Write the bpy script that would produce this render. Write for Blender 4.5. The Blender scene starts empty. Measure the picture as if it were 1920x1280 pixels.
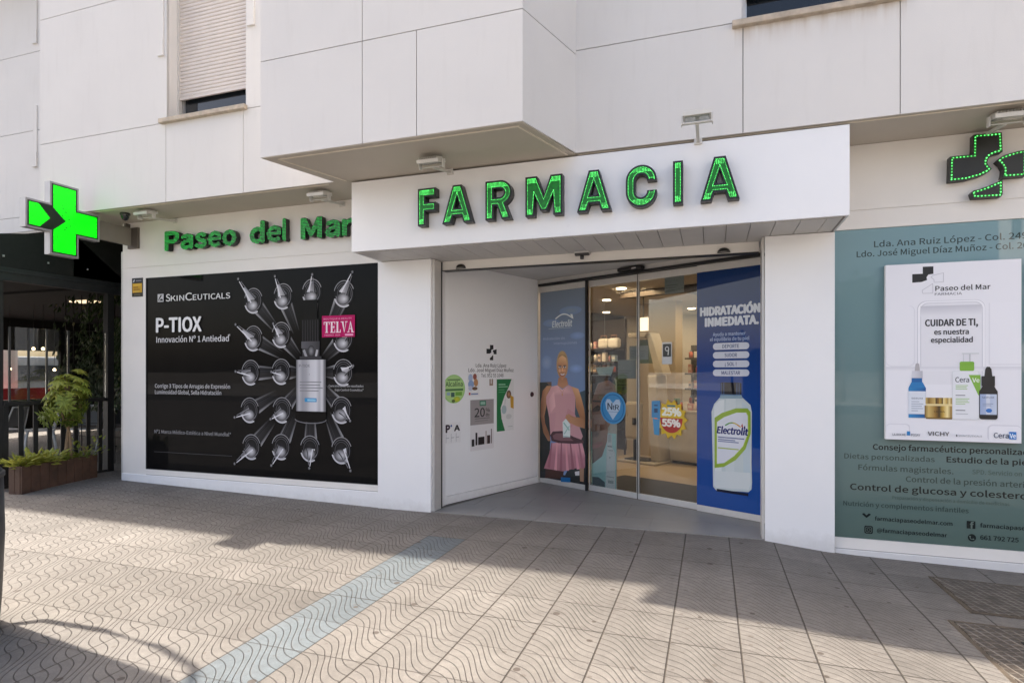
import bpy, bmesh, math, os, random
from mathutils import Vector, Matrix
from mathutils.geometry import tessellate_polygon
from mathutils.bvhtree import BVHTree
random.seed(7)
S = bpy.context.scene
C = S.collection

# ------------------------------------------------------------------ camera, sky, sun, exposure
YAW = math.atan(372 / 1108)
cam = bpy.data.cameras.new('camera'); camo = bpy.data.objects.new('camera', cam); C.objects.link(camo)
camo.location = (0, 0, 1.62); camo.rotation_euler = (math.pi / 2, 0, YAW)
cam.sensor_width = 36; cam.lens = 1108 / 1920 * 36; cam.shift_y = 55 / 1920
cam.clip_start = 0.05; cam.clip_end = 2000
S.camera = camo
SUN_EL = math.radians(45)
SUN_DIR = Vector((0.9924 * math.cos(SUN_EL), -0.123 * math.cos(SUN_EL), -math.sin(SUN_EL)))
w = bpy.data.worlds.new("World"); S.world = w; w.use_nodes = True
nt = w.node_tree
sky = nt.nodes.new('ShaderNodeTexSky'); sky.sky_type = 'NISHITA'; sky.sun_disc = False
sky.sun_elevation = SUN_EL; sky.sun_rotation = math.atan2(-0.9924, 0.123)
sky.air_density = 1.0; sky.dust_density = 5.0; sky.ozone_density = 0.6
wb = nt.nodes.new('ShaderNodeMix'); wb.data_type = 'RGBA'; wb.blend_type = 'MULTIPLY'; wb.inputs[0].default_value = 1
wb.inputs[7].default_value = (0.97, 0.955, 0.955, 1)
nt.links.new(sky.outputs[0], wb.inputs[6])
bg = nt.nodes['Background']; bg.inputs[1].default_value = 0.15
nt.links.new(wb.outputs[2], bg.inputs[0])
sl = bpy.data.lights.new('sun', 'SUN'); sl.energy = 4.2; sl.angle = math.radians(0.9); sl.color = (1.0, 0.91, 0.80)
so = bpy.data.objects.new('sun', sl); C.objects.link(so)
so.rotation_euler = SUN_DIR.to_track_quat('-Z', 'Y').to_euler()
S.view_settings.view_transform = 'Standard'; S.view_settings.look = 'None'
S.view_settings.exposure = 1.33; S.view_settings.gamma = 1
S.render.resolution_x = 1024; S.render.resolution_y = 682
S.cycles.max_bounces = 8; S.cycles.transparent_max_bounces = 16
try:
    S.cycles.use_denoising = True
except Exception:
    pass

# ------------------------------------------------------------------ helpers
def lin(c):
    f = lambda v: v / 12.92 if v <= 0.04045 else ((v + 0.055) / 1.055) ** 2.4
    return tuple(f(v / 255) for v in c[:3])

class N:
    """tiny node-graph helper"""
    def __init__(s, name):
        s.m = bpy.data.materials.new(name); s.m.use_nodes = True
        s.t = s.m.node_tree; s.b = s.t.nodes['Principled BSDF']
    def n(s, typ, **kw):
        x = s.t.nodes.new(typ)
        for k, v in kw.items(): setattr(x, k, v)
        return x
    def l(s, a, b): s.t.links.new(a, b)
    def math(s, op, a, b=None, c=None, clamp=False):
        x = s.n('ShaderNodeMath', operation=op); x.use_clamp = clamp
        for i, v in enumerate((a, b, c)):
            if v is None: continue
            if isinstance(v, (int, float)): x.inputs[i].default_value = v
            else: s.l(v, x.inputs[i])
        return x.outputs[0]
    def mix(s, f, a, b, mode='MIX'):
        x = s.n('ShaderNodeMix', data_type='RGBA', blend_type=mode)
        for i, v in ((0, f), (6, a), (7, b)):
            if isinstance(v, (int, float)): x.inputs[i].default_value = v
            elif isinstance(v, tuple): x.inputs[i].default_value = (*v[:3], 1)
            else: s.l(v, x.inputs[i])
        return x.outputs[2]
    def ramp(s, v, lo, hi):
        x = s.n('ShaderNodeMapRange'); x.inputs[1].default_value = lo; x.inputs[2].default_value = hi
        s.l(v, x.inputs[0]); return x.outputs[0]

def mat(name, col, rough=0.5, metal=0.0, var=0.06, scale=8.0, bump=0.0, bscale=60.0, emit=None, es=0.0, coat=0.0, spec=None):
    g = N(name); b = g.b
    tc = g.n('ShaderNodeTexCoord')
    no = g.n('ShaderNodeTexNoise'); no.inputs['Scale'].default_value = scale; no.inputs['Detail'].default_value = 6
    g.l(tc.outputs['Object'], no.inputs['Vector'])
    f = g.ramp(no.outputs['Fac'], 0.25, 0.75)
    a = tuple(max(0, c * (1 - var)) for c in col); d = tuple(min(1, c * (1 + var)) for c in col)
    g.l(g.mix(f, a, d), b.inputs['Base Color'])
    b.inputs['Roughness'].default_value = rough; b.inputs['Metallic'].default_value = metal
    if coat: b.inputs['Coat Weight'].default_value = coat; b.inputs['Coat Roughness'].default_value = 0.03
    if spec is not None: b.inputs['Specular IOR Level'].default_value = spec
    if bump:
        n2 = g.n('ShaderNodeTexNoise'); n2.inputs['Scale'].default_value = bscale; n2.inputs['Detail'].default_value = 4
        g.l(tc.outputs['Object'], n2.inputs['Vector'])
        bp = g.n('ShaderNodeBump'); bp.inputs['Strength'].default_value = bump; bp.inputs['Distance'].default_value = 0.01
        g.l(n2.outputs['Fac'], bp.inputs['Height']); g.l(bp.outputs[0], b.inputs['Normal'])
    if emit:
        b.inputs['Emission Color'].default_value = (*emit, 1); b.inputs['Emission Strength'].default_value = es
    return g.m

def glass_mat(name, tint=(0.92, 0.94, 0.93), rough=0.0):
    g = N(name); t = g.t
    tr = g.n('ShaderNodeBsdfTransparent'); tr.inputs[0].default_value = (*tint, 1)
    gl = g.n('ShaderNodeBsdfGlossy'); gl.inputs['Roughness'].default_value = rough
    fr = g.n('ShaderNodeFresnel'); fr.inputs[0].default_value = 1.5
    no = g.n('ShaderNodeTexNoise'); no.inputs['Scale'].default_value = 1.3
    bp = g.n('ShaderNodeBump'); bp.inputs['Strength'].default_value = 0.02; bp.inputs['Distance'].default_value = 0.02
    g.l(no.outputs['Fac'], bp.inputs['Height']); g.l(bp.outputs[0], gl.inputs['Normal'])
    mx = g.n('ShaderNodeMixShader'); k = g.math('MULTIPLY', fr.outputs[0], 1.6, clamp=True)
    g.l(k, mx.inputs[0]); g.l(tr.outputs[0], mx.inputs[1]); g.l(gl.outputs[0], mx.inputs[2])
    g.l(mx.outputs[0], t.nodes['Material Output'].inputs[0])
    return g.m

def print_mat(name, rough=0.25, coat=0.0, es=0.0):
    g = N(name)
    at = g.n('ShaderNodeAttribute'); at.attribute_name = 'Col'
    g.l(at.outputs['Color'], g.b.inputs['Base Color'])
    tc = g.n('ShaderNodeTexCoord'); no = g.n('ShaderNodeTexNoise'); no.inputs['Scale'].default_value = 3
    g.l(tc.outputs['Object'], no.inputs['Vector'])
    r = g.n('ShaderNodeMapRange'); r.inputs[3].default_value = rough * 0.8; r.inputs[4].default_value = rough * 1.2
    g.l(no.outputs['Fac'], r.inputs[0]); g.l(r.outputs[0], g.b.inputs['Roughness'])
    if coat:
        g.b.inputs['Coat Weight'].default_value = coat; g.b.inputs['Coat Roughness'].default_value = 0.02
        n2 = g.n('ShaderNodeTexNoise'); n2.inputs['Scale'].default_value = 1.1; n2.inputs['Detail'].default_value = 1
        g.l(tc.outputs['Object'], n2.inputs['Vector'])
        bp = g.n('ShaderNodeBump'); bp.inputs['Strength'].default_value = 0.03; bp.inputs['Distance'].default_value = 0.03
        g.l(n2.outputs['Fac'], bp.inputs['Height']); g.l(bp.outputs[0], g.b.inputs['Coat Normal'])
    return g.m

def meta(o, label=None, cat=None, group=None, kind=None):
    for k, v in (('label', label), ('category', cat), ('group', group), ('kind', kind)):
        if v: o[k] = v
    return o

def thing(name, label, cat, loc=(0, 0, 0), group=None):
    o = bpy.data.objects.new(name, None); C.objects.link(o); o.location = loc; o.empty_display_size = 0.1
    return meta(o, label, cat, group)

def world_loc(o):
    v = Vector(o.location)
    while o.parent: o = o.parent; v += Vector(o.location)
    return v

class MB:
    """collects shapes in world coordinates (through an optional frame) into ONE mesh"""
    def __init__(s, xf=None): s.v = []; s.f = []; s.xf = xf; s.sm = []
    def add(s, vs, fs, smooth=False):
        o = len(s.v)
        for p in vs:
            p = Vector(p)
            s.v.append(s.xf @ p if s.xf else p)
        s.f += [tuple(i + o for i in f) for f in fs]; s.sm += [smooth] * len(fs)
        return s
    def box(s, x0, x1, y0, y1, z0, z1):
        return s.add([(x, y, z) for z in (z0, z1) for y in (y0, y1) for x in (x0, x1)],
                     [(0, 2, 3, 1), (4, 5, 7, 6), (0, 1, 5, 4), (2, 6, 7, 3), (0, 4, 6, 2), (1, 3, 7, 5)])
    def hexa(s, p):   # 4 bottom (ccw from above), 4 top
        return s.add(p, [(3, 2, 1, 0), (4, 5, 6, 7), (0, 1, 5, 4), (1, 2, 6, 5), (2, 3, 7, 6), (3, 0, 4, 7)])
    def prism(s, poly, z0, z1):
        n = len(poly)
        vs = [(x, y, z0) for x, y in poly] + [(x, y, z1) for x, y in poly]
        return s.add(vs, [tuple(range(n - 1, -1, -1)), tuple(range(n, 2 * n))] + [(i, (i + 1) % n, n + (i + 1) % n, n + i) for i in range(n)])
    def plate(s, outer, O, U, V, depth, holes=()):
        """flat outline (u,v) with holes, front at O, extruded backwards by depth along -(U x V)"""
        U = Vector(U); V = Vector(V); O = Vector(O); Nn = U.cross(V)
        loops = [outer] + list(holes)
        tri = tessellate_polygon([[Vector((p[0], p[1], 0)) for p in lp] for lp in loops])
        flat = [p for lp in loops for p in lp]; n = len(flat)
        fr = [O + U * p[0] + V * p[1] for p in flat]; bk = [q - Nn * depth for q in fr]
        fs = []
        for t in tri:
            a, b, c = t
            (x1, y1), (x2, y2), (x3, y3) = flat[a][:2], flat[b][:2], flat[c][:2]
            if (x2 - x1) * (y3 - y1) - (x3 - x1) * (y2 - y1) < 0: a, c = c, a
            fs.append((a, b, c)); fs.append((c + n, b + n, a + n))
        k = 0
        for li, lp in enumerate(loops):
            m = len(lp)
            for i in range(m):
                a, b = k + i, k + (i + 1) % m
                fs.append((a, b, b + n, a + n))
            k += m
        return s.add(fr + bk, fs)
    def tube(s, pts, r, n=8, r2=None):
        pts = [Vector(p) for p in pts]; m = len(pts); vs = []; fs = []
        for i, p in enumerate(pts):
            d = (pts[min(i + 1, m - 1)] - pts[max(i - 1, 0)]).normalized()
            a = d.cross(Vector((0, 0, 1)));
            if a.length < 1e-3: a = Vector((1, 0, 0))
            a.normalize(); b = d.cross(a)
            rr = r if r2 is None else r + (r2 - r) * i / (m - 1)
            if isinstance(r, (list, tuple)): rr = r[i]
            vs += [p + (a * math.cos(t) + b * math.sin(t)) * rr for t in [2 * math.pi * k / n for k in range(n)]]
        for i in range(m - 1):
            for k in range(n):
                fs.append((i * n + k, i * n + (k + 1) % n, (i + 1) * n + (k + 1) % n, (i + 1) * n + k))
        o = len(s.v); s.add(vs, fs, True)
        s.f += [tuple(o + k for k in range(n - 1, -1, -1)), tuple(o + (m - 1) * n + k for k in range(n))]; s.sm += [False, False]
        return s
    def lathe(s, c, prof, n=24):
        c = Vector(c); vs = []; fs = []
        for r, z in prof:
            vs += [c + Vector((r * math.cos(2 * math.pi * k / n), r * math.sin(2 * math.pi * k / n), z)) for k in range(n)]
        for i in range(len(prof) - 1):
            for k in range(n):
                fs.append((i * n + k, i * n + (k + 1) % n, (i + 1) * n + (k + 1) % n, (i + 1) * n + k))
        return s.add(vs, fs, True)
    def each(s, name, m, parent, bevel=0.0):
        """every box collected so far becomes an object of its own"""
        out = []
        for i in range(0, len(s.v), 8):
            q = MB(); q.v = s.v[i:i + 8]; q.f = [tuple(k - i for k in f) for f in s.f if i <= f[0] < i + 8]; q.sm = [False] * len(q.f)
            out.append(q.build(name, m, parent, bevel))
        return out
    def build(s, name, m, parent=None, bevel=0.0, label=None, fix=True, loc=None):
        me = bpy.data.meshes.new(name)
        off = world_loc(parent) if parent else Vector(loc or (0, 0, 0))
        me.from_pydata([tuple(p - off) for p in s.v], [], s.f); me.update()
        for p, q in zip(me.polygons, s.sm): p.use_smooth = q
        if fix or bevel:
            b = bmesh.new(); b.from_mesh(me)
            if fix: bmesh.ops.recalc_face_normals(b, faces=b.faces)
            if bevel:
                ed = [e for e in b.edges if len(e.link_faces) == 2 and e.calc_face_angle(0) > 0.5]
                bmesh.ops.bevel(b, geom=ed, offset=bevel, segments=2, affect='EDGES', profile=0.5, clamp_overlap=True)
            b.to_mesh(me); b.free()
        me.materials.append(m)
        o = bpy.data.objects.new(name, me); C.objects.link(o)
        if parent: o.parent = parent
        elif loc: o.location = loc
        if label: o['label'] = label
        return o

def copy_tree(o, parent=None):
    c = o.copy(); C.objects.link(c)
    if parent: c.parent = parent
    for ch in list(o.children): copy_tree(ch, c)
    return c

# ------------------------------------------------------------------ lettering
_fc = {}
try:      # the sans-serif that ships inside Blender; its built-in default otherwise
    FONT = bpy.data.fonts.load(os.path.join(bpy.utils.system_resource('DATAFILES'), 'fonts', 'Noto Sans CJK Regular.woff2'))
except Exception:
    FONT = None
def text_tris(s):
    k = s
    if k not in _fc:
        cu = bpy.data.curves.new('t', 'FONT'); cu.body = s; cu.size = 1; cu.fill_mode = 'FRONT'; cu.resolution_u = 3
        if FONT: cu.font = FONT
        ob = bpy.data.objects.new('t', cu); me = ob.to_mesh()
        _fc[k] = ([(v.co.x, v.co.y) for v in me.vertices], [tuple(p.vertices) for p in me.polygons])
        ob.to_mesh_clear(); bpy.data.objects.remove(ob); bpy.data.curves.remove(cu)
    return _fc[k]
_H = text_tris('H'); CAP = max(v[1] for v in _H[0])

class Canvas:
    """flat printed artwork: coloured shapes on a plane, each level a hair above the last"""
    def __init__(s, O, U, V, step=0.00004):
        s.O = Vector(O); s.U = Vector(U); s.V = Vector(V); s.N = s.U.cross(s.V); s.lv = 1; s.step = step
        s.v = []; s.f = []; s.c = []; s.gain = 1.0
    def up(s, k=1): s.lv += k; return s
    def P(s, x, y): return s.O + s.U * x + s.V * y + s.N * (s.lv * s.step)
    def tris(s, pts, fs, cols):
        s.lv += 1; o = len(s.v); s.v += [s.P(*p) for p in pts]
        for f in fs:
            a, b, c = f[:3]
            ar = (pts[b][0] - pts[a][0]) * (pts[c][1] - pts[a][1]) - (pts[c][0] - pts[a][0]) * (pts[b][1] - pts[a][1])
            if ar < 0: f = tuple(reversed(f))
            s.f.append(tuple(i + o for i in f)); s.c.append([tuple(min(.95, k * s.gain) for k in cols[i]) for i in f])
    def poly(s, pts, col):
        cols = col if isinstance(col, list) else [col] * len(pts)
        cols = [lin(c) for c in cols]
        s.tris(pts, tessellate_polygon([[Vector((p[0], p[1], 0)) for p in pts]]), cols)
    def rect(s, x0, y0, x1, y1, col, top=None, right=None):
        a = col; t = top or col
        if right: cols = [a, right, right, a]
        else: cols = [a, a, t, t]
        s.tris([(x0, y0), (x1, y0), (x1, y1), (x0, y1)], [(0, 1, 2, 3)], [lin(c) for c in cols])
    def ell(s, cx, cy, rx, ry, col, edge=None, n=24, ox=0, oy=0):
        pts = [(cx + ox, cy + oy)] + [(cx + rx * math.cos(2 * math.pi * k / n), cy + ry * math.sin(2 * math.pi * k / n)) for k in range(n)]
        s.tris(pts, [(0, k + 1, (k + 1) % n + 1) for k in range(n)], [lin(col)] + [lin(edge or col)] * n)
    def rrect(s, x0, y0, x1, y1, r, col):
        pts = []
        for cx, cy, a in ((x1 - r, y1 - r, 0), (x0 + r, y1 - r, 90), (x0 + r, y0 + r, 180), (x1 - r, y0 + r, 270)):
            pts += [(cx + r * math.cos(math.radians(a + k * 15)), cy + r * math.sin(math.radians(a + k * 15))) for k in range(7)]
        s.poly(pts, col)
    def line(s, pts, wd, col, w2=None):
        for i in range(len(pts) - 1):
            (x0, y0), (x1, y1) = pts[i], pts[i + 1]
            L = math.hypot(x1 - x0, y1 - y0) or 1; nx, ny = -(y1 - y0) / L, (x1 - x0) / L
            a = wd / 2; b = (w2 if w2 is not None else wd) / 2
            s.tris([(x0 + nx * a, y0 + ny * a), (x0 - nx * a, y0 - ny * a), (x1 - nx * b, y1 - ny * b), (x1 + nx * b, y1 + ny * b)], [(0, 1, 2, 3)], [lin(col)] * 4)
    def ring(s, cx, cy, rx, ry, wd, col, a0=0, a1=360, n=24):
        pts = []
        for k in range(n + 1):
            t = math.radians(a0 + (a1 - a0) * k / n); pts += [(cx + rx * math.cos(t), cy + ry * math.sin(t)), (cx + (rx - wd) * math.cos(t), cy + (ry - wd) * math.sin(t))]
        s.tris(pts, [(2 * k, 2 * k + 2, 2 * k + 3, 2 * k + 1) for k in range(n)], [lin(col)] * len(pts))
    def text(s, t, x, y, h, col, w=None, bold=0.0, align='l', shear=0.0):
        vs, fs = text_tris(t); k = h / CAP; bold = max(bold, .007)
        x0 = min(v[0] for v in vs); x1 = max(v[0] for v in vs)
        kx = k if w is None else w / (x1 - x0)
        W = (x1 - x0) * kx
        ox = x - (0 if align == 'l' else W / 2 if align == 'c' else W)
        r = bold * k * .9; n = 4 if bold < .012 else 8      # heavier strokes: the outline laid down several times, a hair apart
        for q in range(n):
            a = 2 * math.pi * q / n; dx, dy = r * math.cos(a), r * .8 * math.sin(a)
            s.tris([(ox + dx + (v[0] - x0) * kx + shear * v[1] * k, y + dy + v[1] * k) for v in vs], fs, [lin(col)] * len(vs))
    def build(s, name, m, parent=None):
        off = world_loc(parent) if parent else Vector((0, 0, 0))
        me = bpy.data.meshes.new(name); me.from_pydata([tuple(p - off) for p in s.v], [], s.f); me.update()
        at = me.color_attributes.new('Col', 'FLOAT_COLOR', 'CORNER'); i = 0
        for p, cs in zip(me.polygons, s.c):
            for c in cs: at.data[i].color = (*c, 1); i += 1
        me.materials.append(m)
        o = bpy.data.objects.new(name, me); C.objects.link(o)
        if parent: o.parent = parent
        return o
# ------------------------------------------------------------------ materials
M = {}
def plaster_mat():
    m_ = mat('white_render', (0.69, 0.672, 0.652), 0.75, var=0.03, scale=1.3, bump=0.12, bscale=140)
    g = N.__new__(N); g.m = m_; g.t = m_.node_tree; g.b = g.t.nodes['Principled BSDF']
    src = g.b.inputs['Base Color'].links[0].from_socket
    tc = g.n('ShaderNodeTexCoord'); sp = g.n('ShaderNodeSeparateXYZ'); g.l(tc.outputs['Object'], sp.inputs[0])
    mp = g.n('ShaderNodeMapping'); mp.inputs['Scale'].default_value = (9, 1, 1.1); g.l(tc.outputs['Object'], mp.inputs['Vector'])
    no = g.n('ShaderNodeTexNoise'); no.inputs['Scale'].default_value = 1.6; no.inputs['Detail'].default_value = 5; g.l(mp.outputs[0], no.inputs['Vector'])
    # rusty run-off below the right-hand sill, faint grime runs everywhere
    zone = g.math('MULTIPLY', g.math('MULTIPLY', g.math('GREATER_THAN', sp.outputs[0], 2.2), g.math('LESS_THAN', sp.outputs[0], 3.5)), g.math('MULTIPLY', g.ramp(sp.outputs[2], 4.34, 4.62), g.math('LESS_THAN', sp.outputs[2], 4.66)))
    rust = g.math('MULTIPLY', g.math('POWER', zone, 2.2), g.ramp(no.outputs['Fac'], .35, .75))
    c1 = g.mix(g.math('MULTIPLY', rust, .75), src, (.34, .22, .12))
    runs = g.math('MULTIPLY', g.ramp(no.outputs['Fac'], .56, .8), .10)
    g.l(g.mix(runs, c1, (.45, .42, .38)), g.b.inputs['Base Color'])
    return m_
M['plaster'] = plaster_mat()
M['joint'] = mat('joint_shadow_gap', (0.33, 0.31, 0.30), 0.9)
M['panel'] = mat('white_composite_panel', (0.84, 0.845, 0.86), 0.38, var=0.015, scale=2.0, bump=0.02, bscale=25)
M['shopwall'] = mat('cream_painted_wall', (0.78, 0.755, 0.72), 0.6, var=0.03, scale=2.5, bump=0.06, bscale=90)
def base_grime(m_, z0, z1):
    g = N.__new__(N); g.m = m_; g.t = m_.node_tree; g.b = g.t.nodes['Principled BSDF']
    src = g.b.inputs['Base Color'].links[0].from_socket
    tc = g.n('ShaderNodeTexCoord'); sp = g.n('ShaderNodeSeparateXYZ'); g.l(tc.outputs['Object'], sp.inputs[0])
    no = g.n('ShaderNodeTexNoise'); no.inputs['Scale'].default_value = 11; no.inputs['Detail'].default_value = 8; no.inputs['Roughness'].default_value = .7; g.l(tc.outputs['Object'], no.inputs['Vector'])
    edge = g.ramp(g.math('ADD', sp.outputs[2], g.math('MULTIPLY', no.outputs['Fac'], -.22)), z1, z0)
    sc = g.n('ShaderNodeTexNoise'); sc.inputs['Scale'].default_value = 3.2; sc.inputs['Detail'].default_value = 10; sc.inputs['Roughness'].default_value = .8; g.l(tc.outputs['Object'], sc.inputs['Vector'])
    c1 = g.mix(g.math('MULTIPLY', edge, .28), src, (.30, .27, .23))
    g.l(g.mix(g.math('MULTIPLY', g.ramp(sc.outputs['Fac'], .62, .74), .16), c1, (.40, .38, .35)), g.b.inputs['Base Color'])
M['paper'] = mat('white_paper', (.80, .80, .81), .5, var=.02)
base_grime(M['panel'], -.14, .02)
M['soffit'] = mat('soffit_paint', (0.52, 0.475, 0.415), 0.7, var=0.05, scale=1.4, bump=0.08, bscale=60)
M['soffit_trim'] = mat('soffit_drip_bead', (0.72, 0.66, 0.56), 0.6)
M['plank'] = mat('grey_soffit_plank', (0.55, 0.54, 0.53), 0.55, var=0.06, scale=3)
M['stone'] = mat('tan_stone_sill', (0.46, 0.39, 0.31), 0.7, var=0.25, scale=14, bump=0.2, bscale=90)
M['shutter'] = mat('roller_shutter_beige', (0.66, 0.60, 0.555), 0.5, var=0.05, scale=5)
M['alu'] = mat('brushed_aluminium', (0.62, 0.61, 0.60), 0.38, metal=0.6, var=0.05, scale=30)
M['rail'] = mat('pale_metal_rail', (0.66, 0.64, 0.61), 0.4, metal=0.25, var=0.04, scale=20)
M['black'] = mat('black_plastic', (0.012, 0.012, 0.013), 0.45)
M['dark'] = mat('dark_grey_metal', (0.045, 0.046, 0.048), 0.5, var=0.1)
M['winglass'] = mat('dark_window_glass', (0.012, 0.016, 0.022), 0.06, var=0.1, spec=0.6)
M['glass'] = glass_mat('clear_door_glass')
M['lensglass'] = mat('floodlight_lens', (0.30, 0.33, 0.30), 0.15, var=0.1, coat=0.5)
M['floodbody'] = mat('floodlight_paint', (0.62, 0.61, 0.58), 0.5, var=0.06)
M['print'] = print_mat('matt_print', 0.4)
M['gprint'] = print_mat('glossy_print_behind_glass', 0.5, coat=0.9)
M['bprint'] = print_mat('dark_print_behind_glass', 0.7, coat=0.2)
M['bprint'].node_tree.nodes['Principled BSDF'].inputs['Specular IOR Level'].default_value = 0.05
M['gprint'].node_tree.nodes['Principled BSDF'].inputs['Specular IOR Level'].default_value = 0.1
M['wood'] = None

def pavement_mat():
    g = N('wave_tile_paving'); b = g.b
    tc = g.n('ShaderNodeTexCoord'); sp = g.n('ShaderNodeSeparateXYZ'); g.l(tc.outputs['Object'], sp.inputs[0])
    X, Y = sp.outputs[0], sp.outputs[1]
    ux = g.math('DIVIDE', g.math('ADD', X, 2.63), 0.4); uy = g.math('DIVIDE', g.math('ADD', Y, -2.85), 0.4)
    tx = g.math('FRACT', ux); ty = g.math('FRACT', uy)
    ix = g.math('FLOOR', ux); iy = g.math('FLOOR', uy)
    dx = g.math('MULTIPLY', g.math('MINIMUM', tx, g.math('SUBTRACT', 1, tx)), 0.4)
    dy = g.math('MULTIPLY', g.math('MINIMUM', ty, g.math('SUBTRACT', 1, ty)), 0.4)
    cv = g.n('ShaderNodeCombineXYZ'); g.l(ix, cv.inputs[0]); g.l(iy, cv.inputs[1])
    wn = g.n('ShaderNodeTexWhiteNoise', noise_dimensions='2D'); g.l(cv.outputs[0], wn.inputs['Vector'])
    rnd = wn.outputs['Value']
    # rows and columns whose joints opened up
    w1 = g.n('ShaderNodeTexWhiteNoise', noise_dimensions='1D'); g.l(g.math('FLOOR', g.math('ADD', uy, 0.5)), w1.inputs['W'])
    w2 = g.n('ShaderNodeTexWhiteNoise', noise_dimensions='1D'); g.l(g.math('ADD', g.math('FLOOR', g.math('ADD', ux, 0.5)), 40.5), w2.inputs['W'])
    jx = g.ramp(dx, 0.006, 0.003); jy = g.ramp(dy, 0.005, 0.002)
    right = g.ramp(X, -2.6, -1.9)
    jx = g.math('MULTIPLY', jx, g.math('MAXIMUM', right, g.math('ADD', 0.4, g.math('MULTIPLY', w2.outputs['Value'], 0.35))), clamp=True)
    jy = g.math('MULTIPLY', jy, g.math('ADD', g.math('MULTIPLY', g.math('POWER', w1.outputs['Value'], 2.0), 0.75), 0.42), clamp=True)
    joint = g.math('MAXIMUM', jx, jy)
    # wave grooves: each line drops five spacings across a tile, flat at its edges, steep in the middle
    sw = g.math('MULTIPLY', g.math('SINE', g.math('MULTIPLY', tx, 2 * math.pi)), 0.80 / (2 * math.pi))
    s2 = g.math('MULTIPLY', g.math('SINE', g.math('MULTIPLY', tx, 4 * math.pi)), 0.1 / (4 * math.pi))
    drop = g.math('MULTIPLY', g.math('ADD', g.math('SUBTRACT', ux, sw), s2), 0.4)
    ph = g.math('ADD', g.math('DIVIDE', g.math('ADD', Y, drop), 0.06667), g.math('MULTIPLY', g.math('SUBTRACT', rnd, 0.5), 0.16))
    nz = g.n('ShaderNodeTexNoise'); nz.inputs['Scale'].default_value = 5; nz.inputs['Detail'].default_value = 4
    g.l(tc.outputs['Object'], nz.inputs['Vector'])
    fr = g.math('ABSOLUTE', g.math('SUBTRACT', g.math('FRACT', ph), 0.5))
    slope = g.math('ADD', g.math('SUBTRACT', 1, g.math('MULTIPLY', g.math('COSINE', g.math('MULTIPLY', tx, 2 * math.pi)), 0.80)), g.math('MULTIPLY', g.math('COSINE', g.math('MULTIPLY', tx, 4 * math.pi)), 0.1))
    wdt = g.math('MULTIPLY', g.math('SQRT', g.math('ADD', 1, g.math('POWER', g.math('MULTIPLY', slope, 1.0), 2))), 0.052)
    wdt = g.math('MULTIPLY', wdt, g.math('ADD', 0.75, g.math('MULTIPLY', nz.outputs['Fac'], 0.5)))
    groove = g.math('SUBTRACT', 1, g.math('DIVIDE', fr, wdt), clamp=True)
    groove = g.math('POWER', groove, 0.7)
    smooth_edge = g.ramp(dx, 0.003, 0.02)
    # colour
    n1 = g.n('ShaderNodeTexNoise'); n1.inputs['Scale'].default_value = 0.8; n1.inputs['Detail'].default_value = 5; n1.inputs['Roughness'].default_value = 0.65
    g.l(tc.outputs['Object'], n1.inputs['Vector'])
    n3 = g.n('ShaderNodeTexNoise'); n3.inputs['Scale'].default_value = 140; n3.inputs['Detail'].default_value = 3
    g.l(tc.outputs['Object'], n3.inputs['Vector'])
    n4 = g.n('ShaderNodeTexNoise'); n4.inputs['Scale'].default_value = 17; n4.inputs['Detail'].default_value = 8; n4.inputs['Roughness'].default_value = 0.75
    g.l(tc.outputs['Object'], n4.inputs['Vector'])
    base = g.mix(g.ramp(n1.outputs['Fac'], 0.3, 0.72), (0.132, 0.121, 0.108), (0.203, 0.187, 0.167))
    # broad grime: traffic stains and dusty patches with soft, irregular outlines
    n5 = g.n('ShaderNodeTexNoise'); n5.inputs['Scale'].default_value = 2.3; n5.inputs['Detail'].default_value = 9; n5.inputs['Roughness'].default_value = 0.7; n5.inputs['Distortion'].default_value = 0.8
    g.l(tc.outputs['Object'], n5.inputs['Vector'])
    base = g.mix(g.math('MULTIPLY', g.ramp(n5.outputs['Fac'], 0.52, 0.72), 0.45), base, (0.095, 0.083, 0.072))
    base = g.mix(g.math('MULTIPLY', g.ramp(n5.outputs['Fac'], 0.44, 0.30), 0.30), base, (0.27, 0.25, 0.225))
    # the blue guiding strip, one tile wide
    bl = g.math('MULTIPLY', g.math('MULTIPLY', g.math('GREATER_THAN', ux, 0.0), g.math('LESS_THAN', ux, 1.0)), g.math('LESS_THAN', uy, 6.0))
    blu = g.mix(g.ramp(n5.outputs['Fac'], 0.35, 0.65), (0.098, 0.124, 0.140), (0.132, 0.158, 0.172))
    base = g.mix(g.math('MULTIPLY', bl, g.math('ADD', 0.72, g.math('MULTIPLY', n4.outputs['Fac'], 0.3)), clamp=True), base, blu)
    w3 = g.n('ShaderNodeTexWhiteNoise', noise_dimensions='1D'); g.l(g.math('ADD', iy, 7.3), w3.inputs['W'])
    val = g.math('ADD', 0.93, g.math('ADD', g.math('MULTIPLY', rnd, 0.14), g.math('MULTIPLY', w3.outputs['Value'], 0.08)))
    # two rows of tiles left of the strip are of a darker batch
    dk = g.math('MULTIPLY', g.math('MULTIPLY', g.math('LESS_THAN', ux, 0.0), g.math('GREATER_THAN', uy, 0.0)), g.math('LESS_THAN', uy, 2.0))
    val = g.math('MULTIPLY', val, g.math('SUBTRACT', 1, g.math('MULTIPLY', dk, 0.13)))
    val = g.math('MULTIPLY', val, g.math('MULTIPLY', g.math('ADD', 0.72, g.math('MULTIPLY', n3.outputs['Fac'], 0.56)), g.math('ADD', 0.58, g.math('MULTIPLY', n4.outputs['Fac'], 0.84))))
    vc = g.n('ShaderNodeCombineXYZ')
    for i in range(3): g.l(val, vc.inputs[i])
    base = g.mix(1.0, base, vc.outputs[0], 'MULTIPLY')
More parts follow.
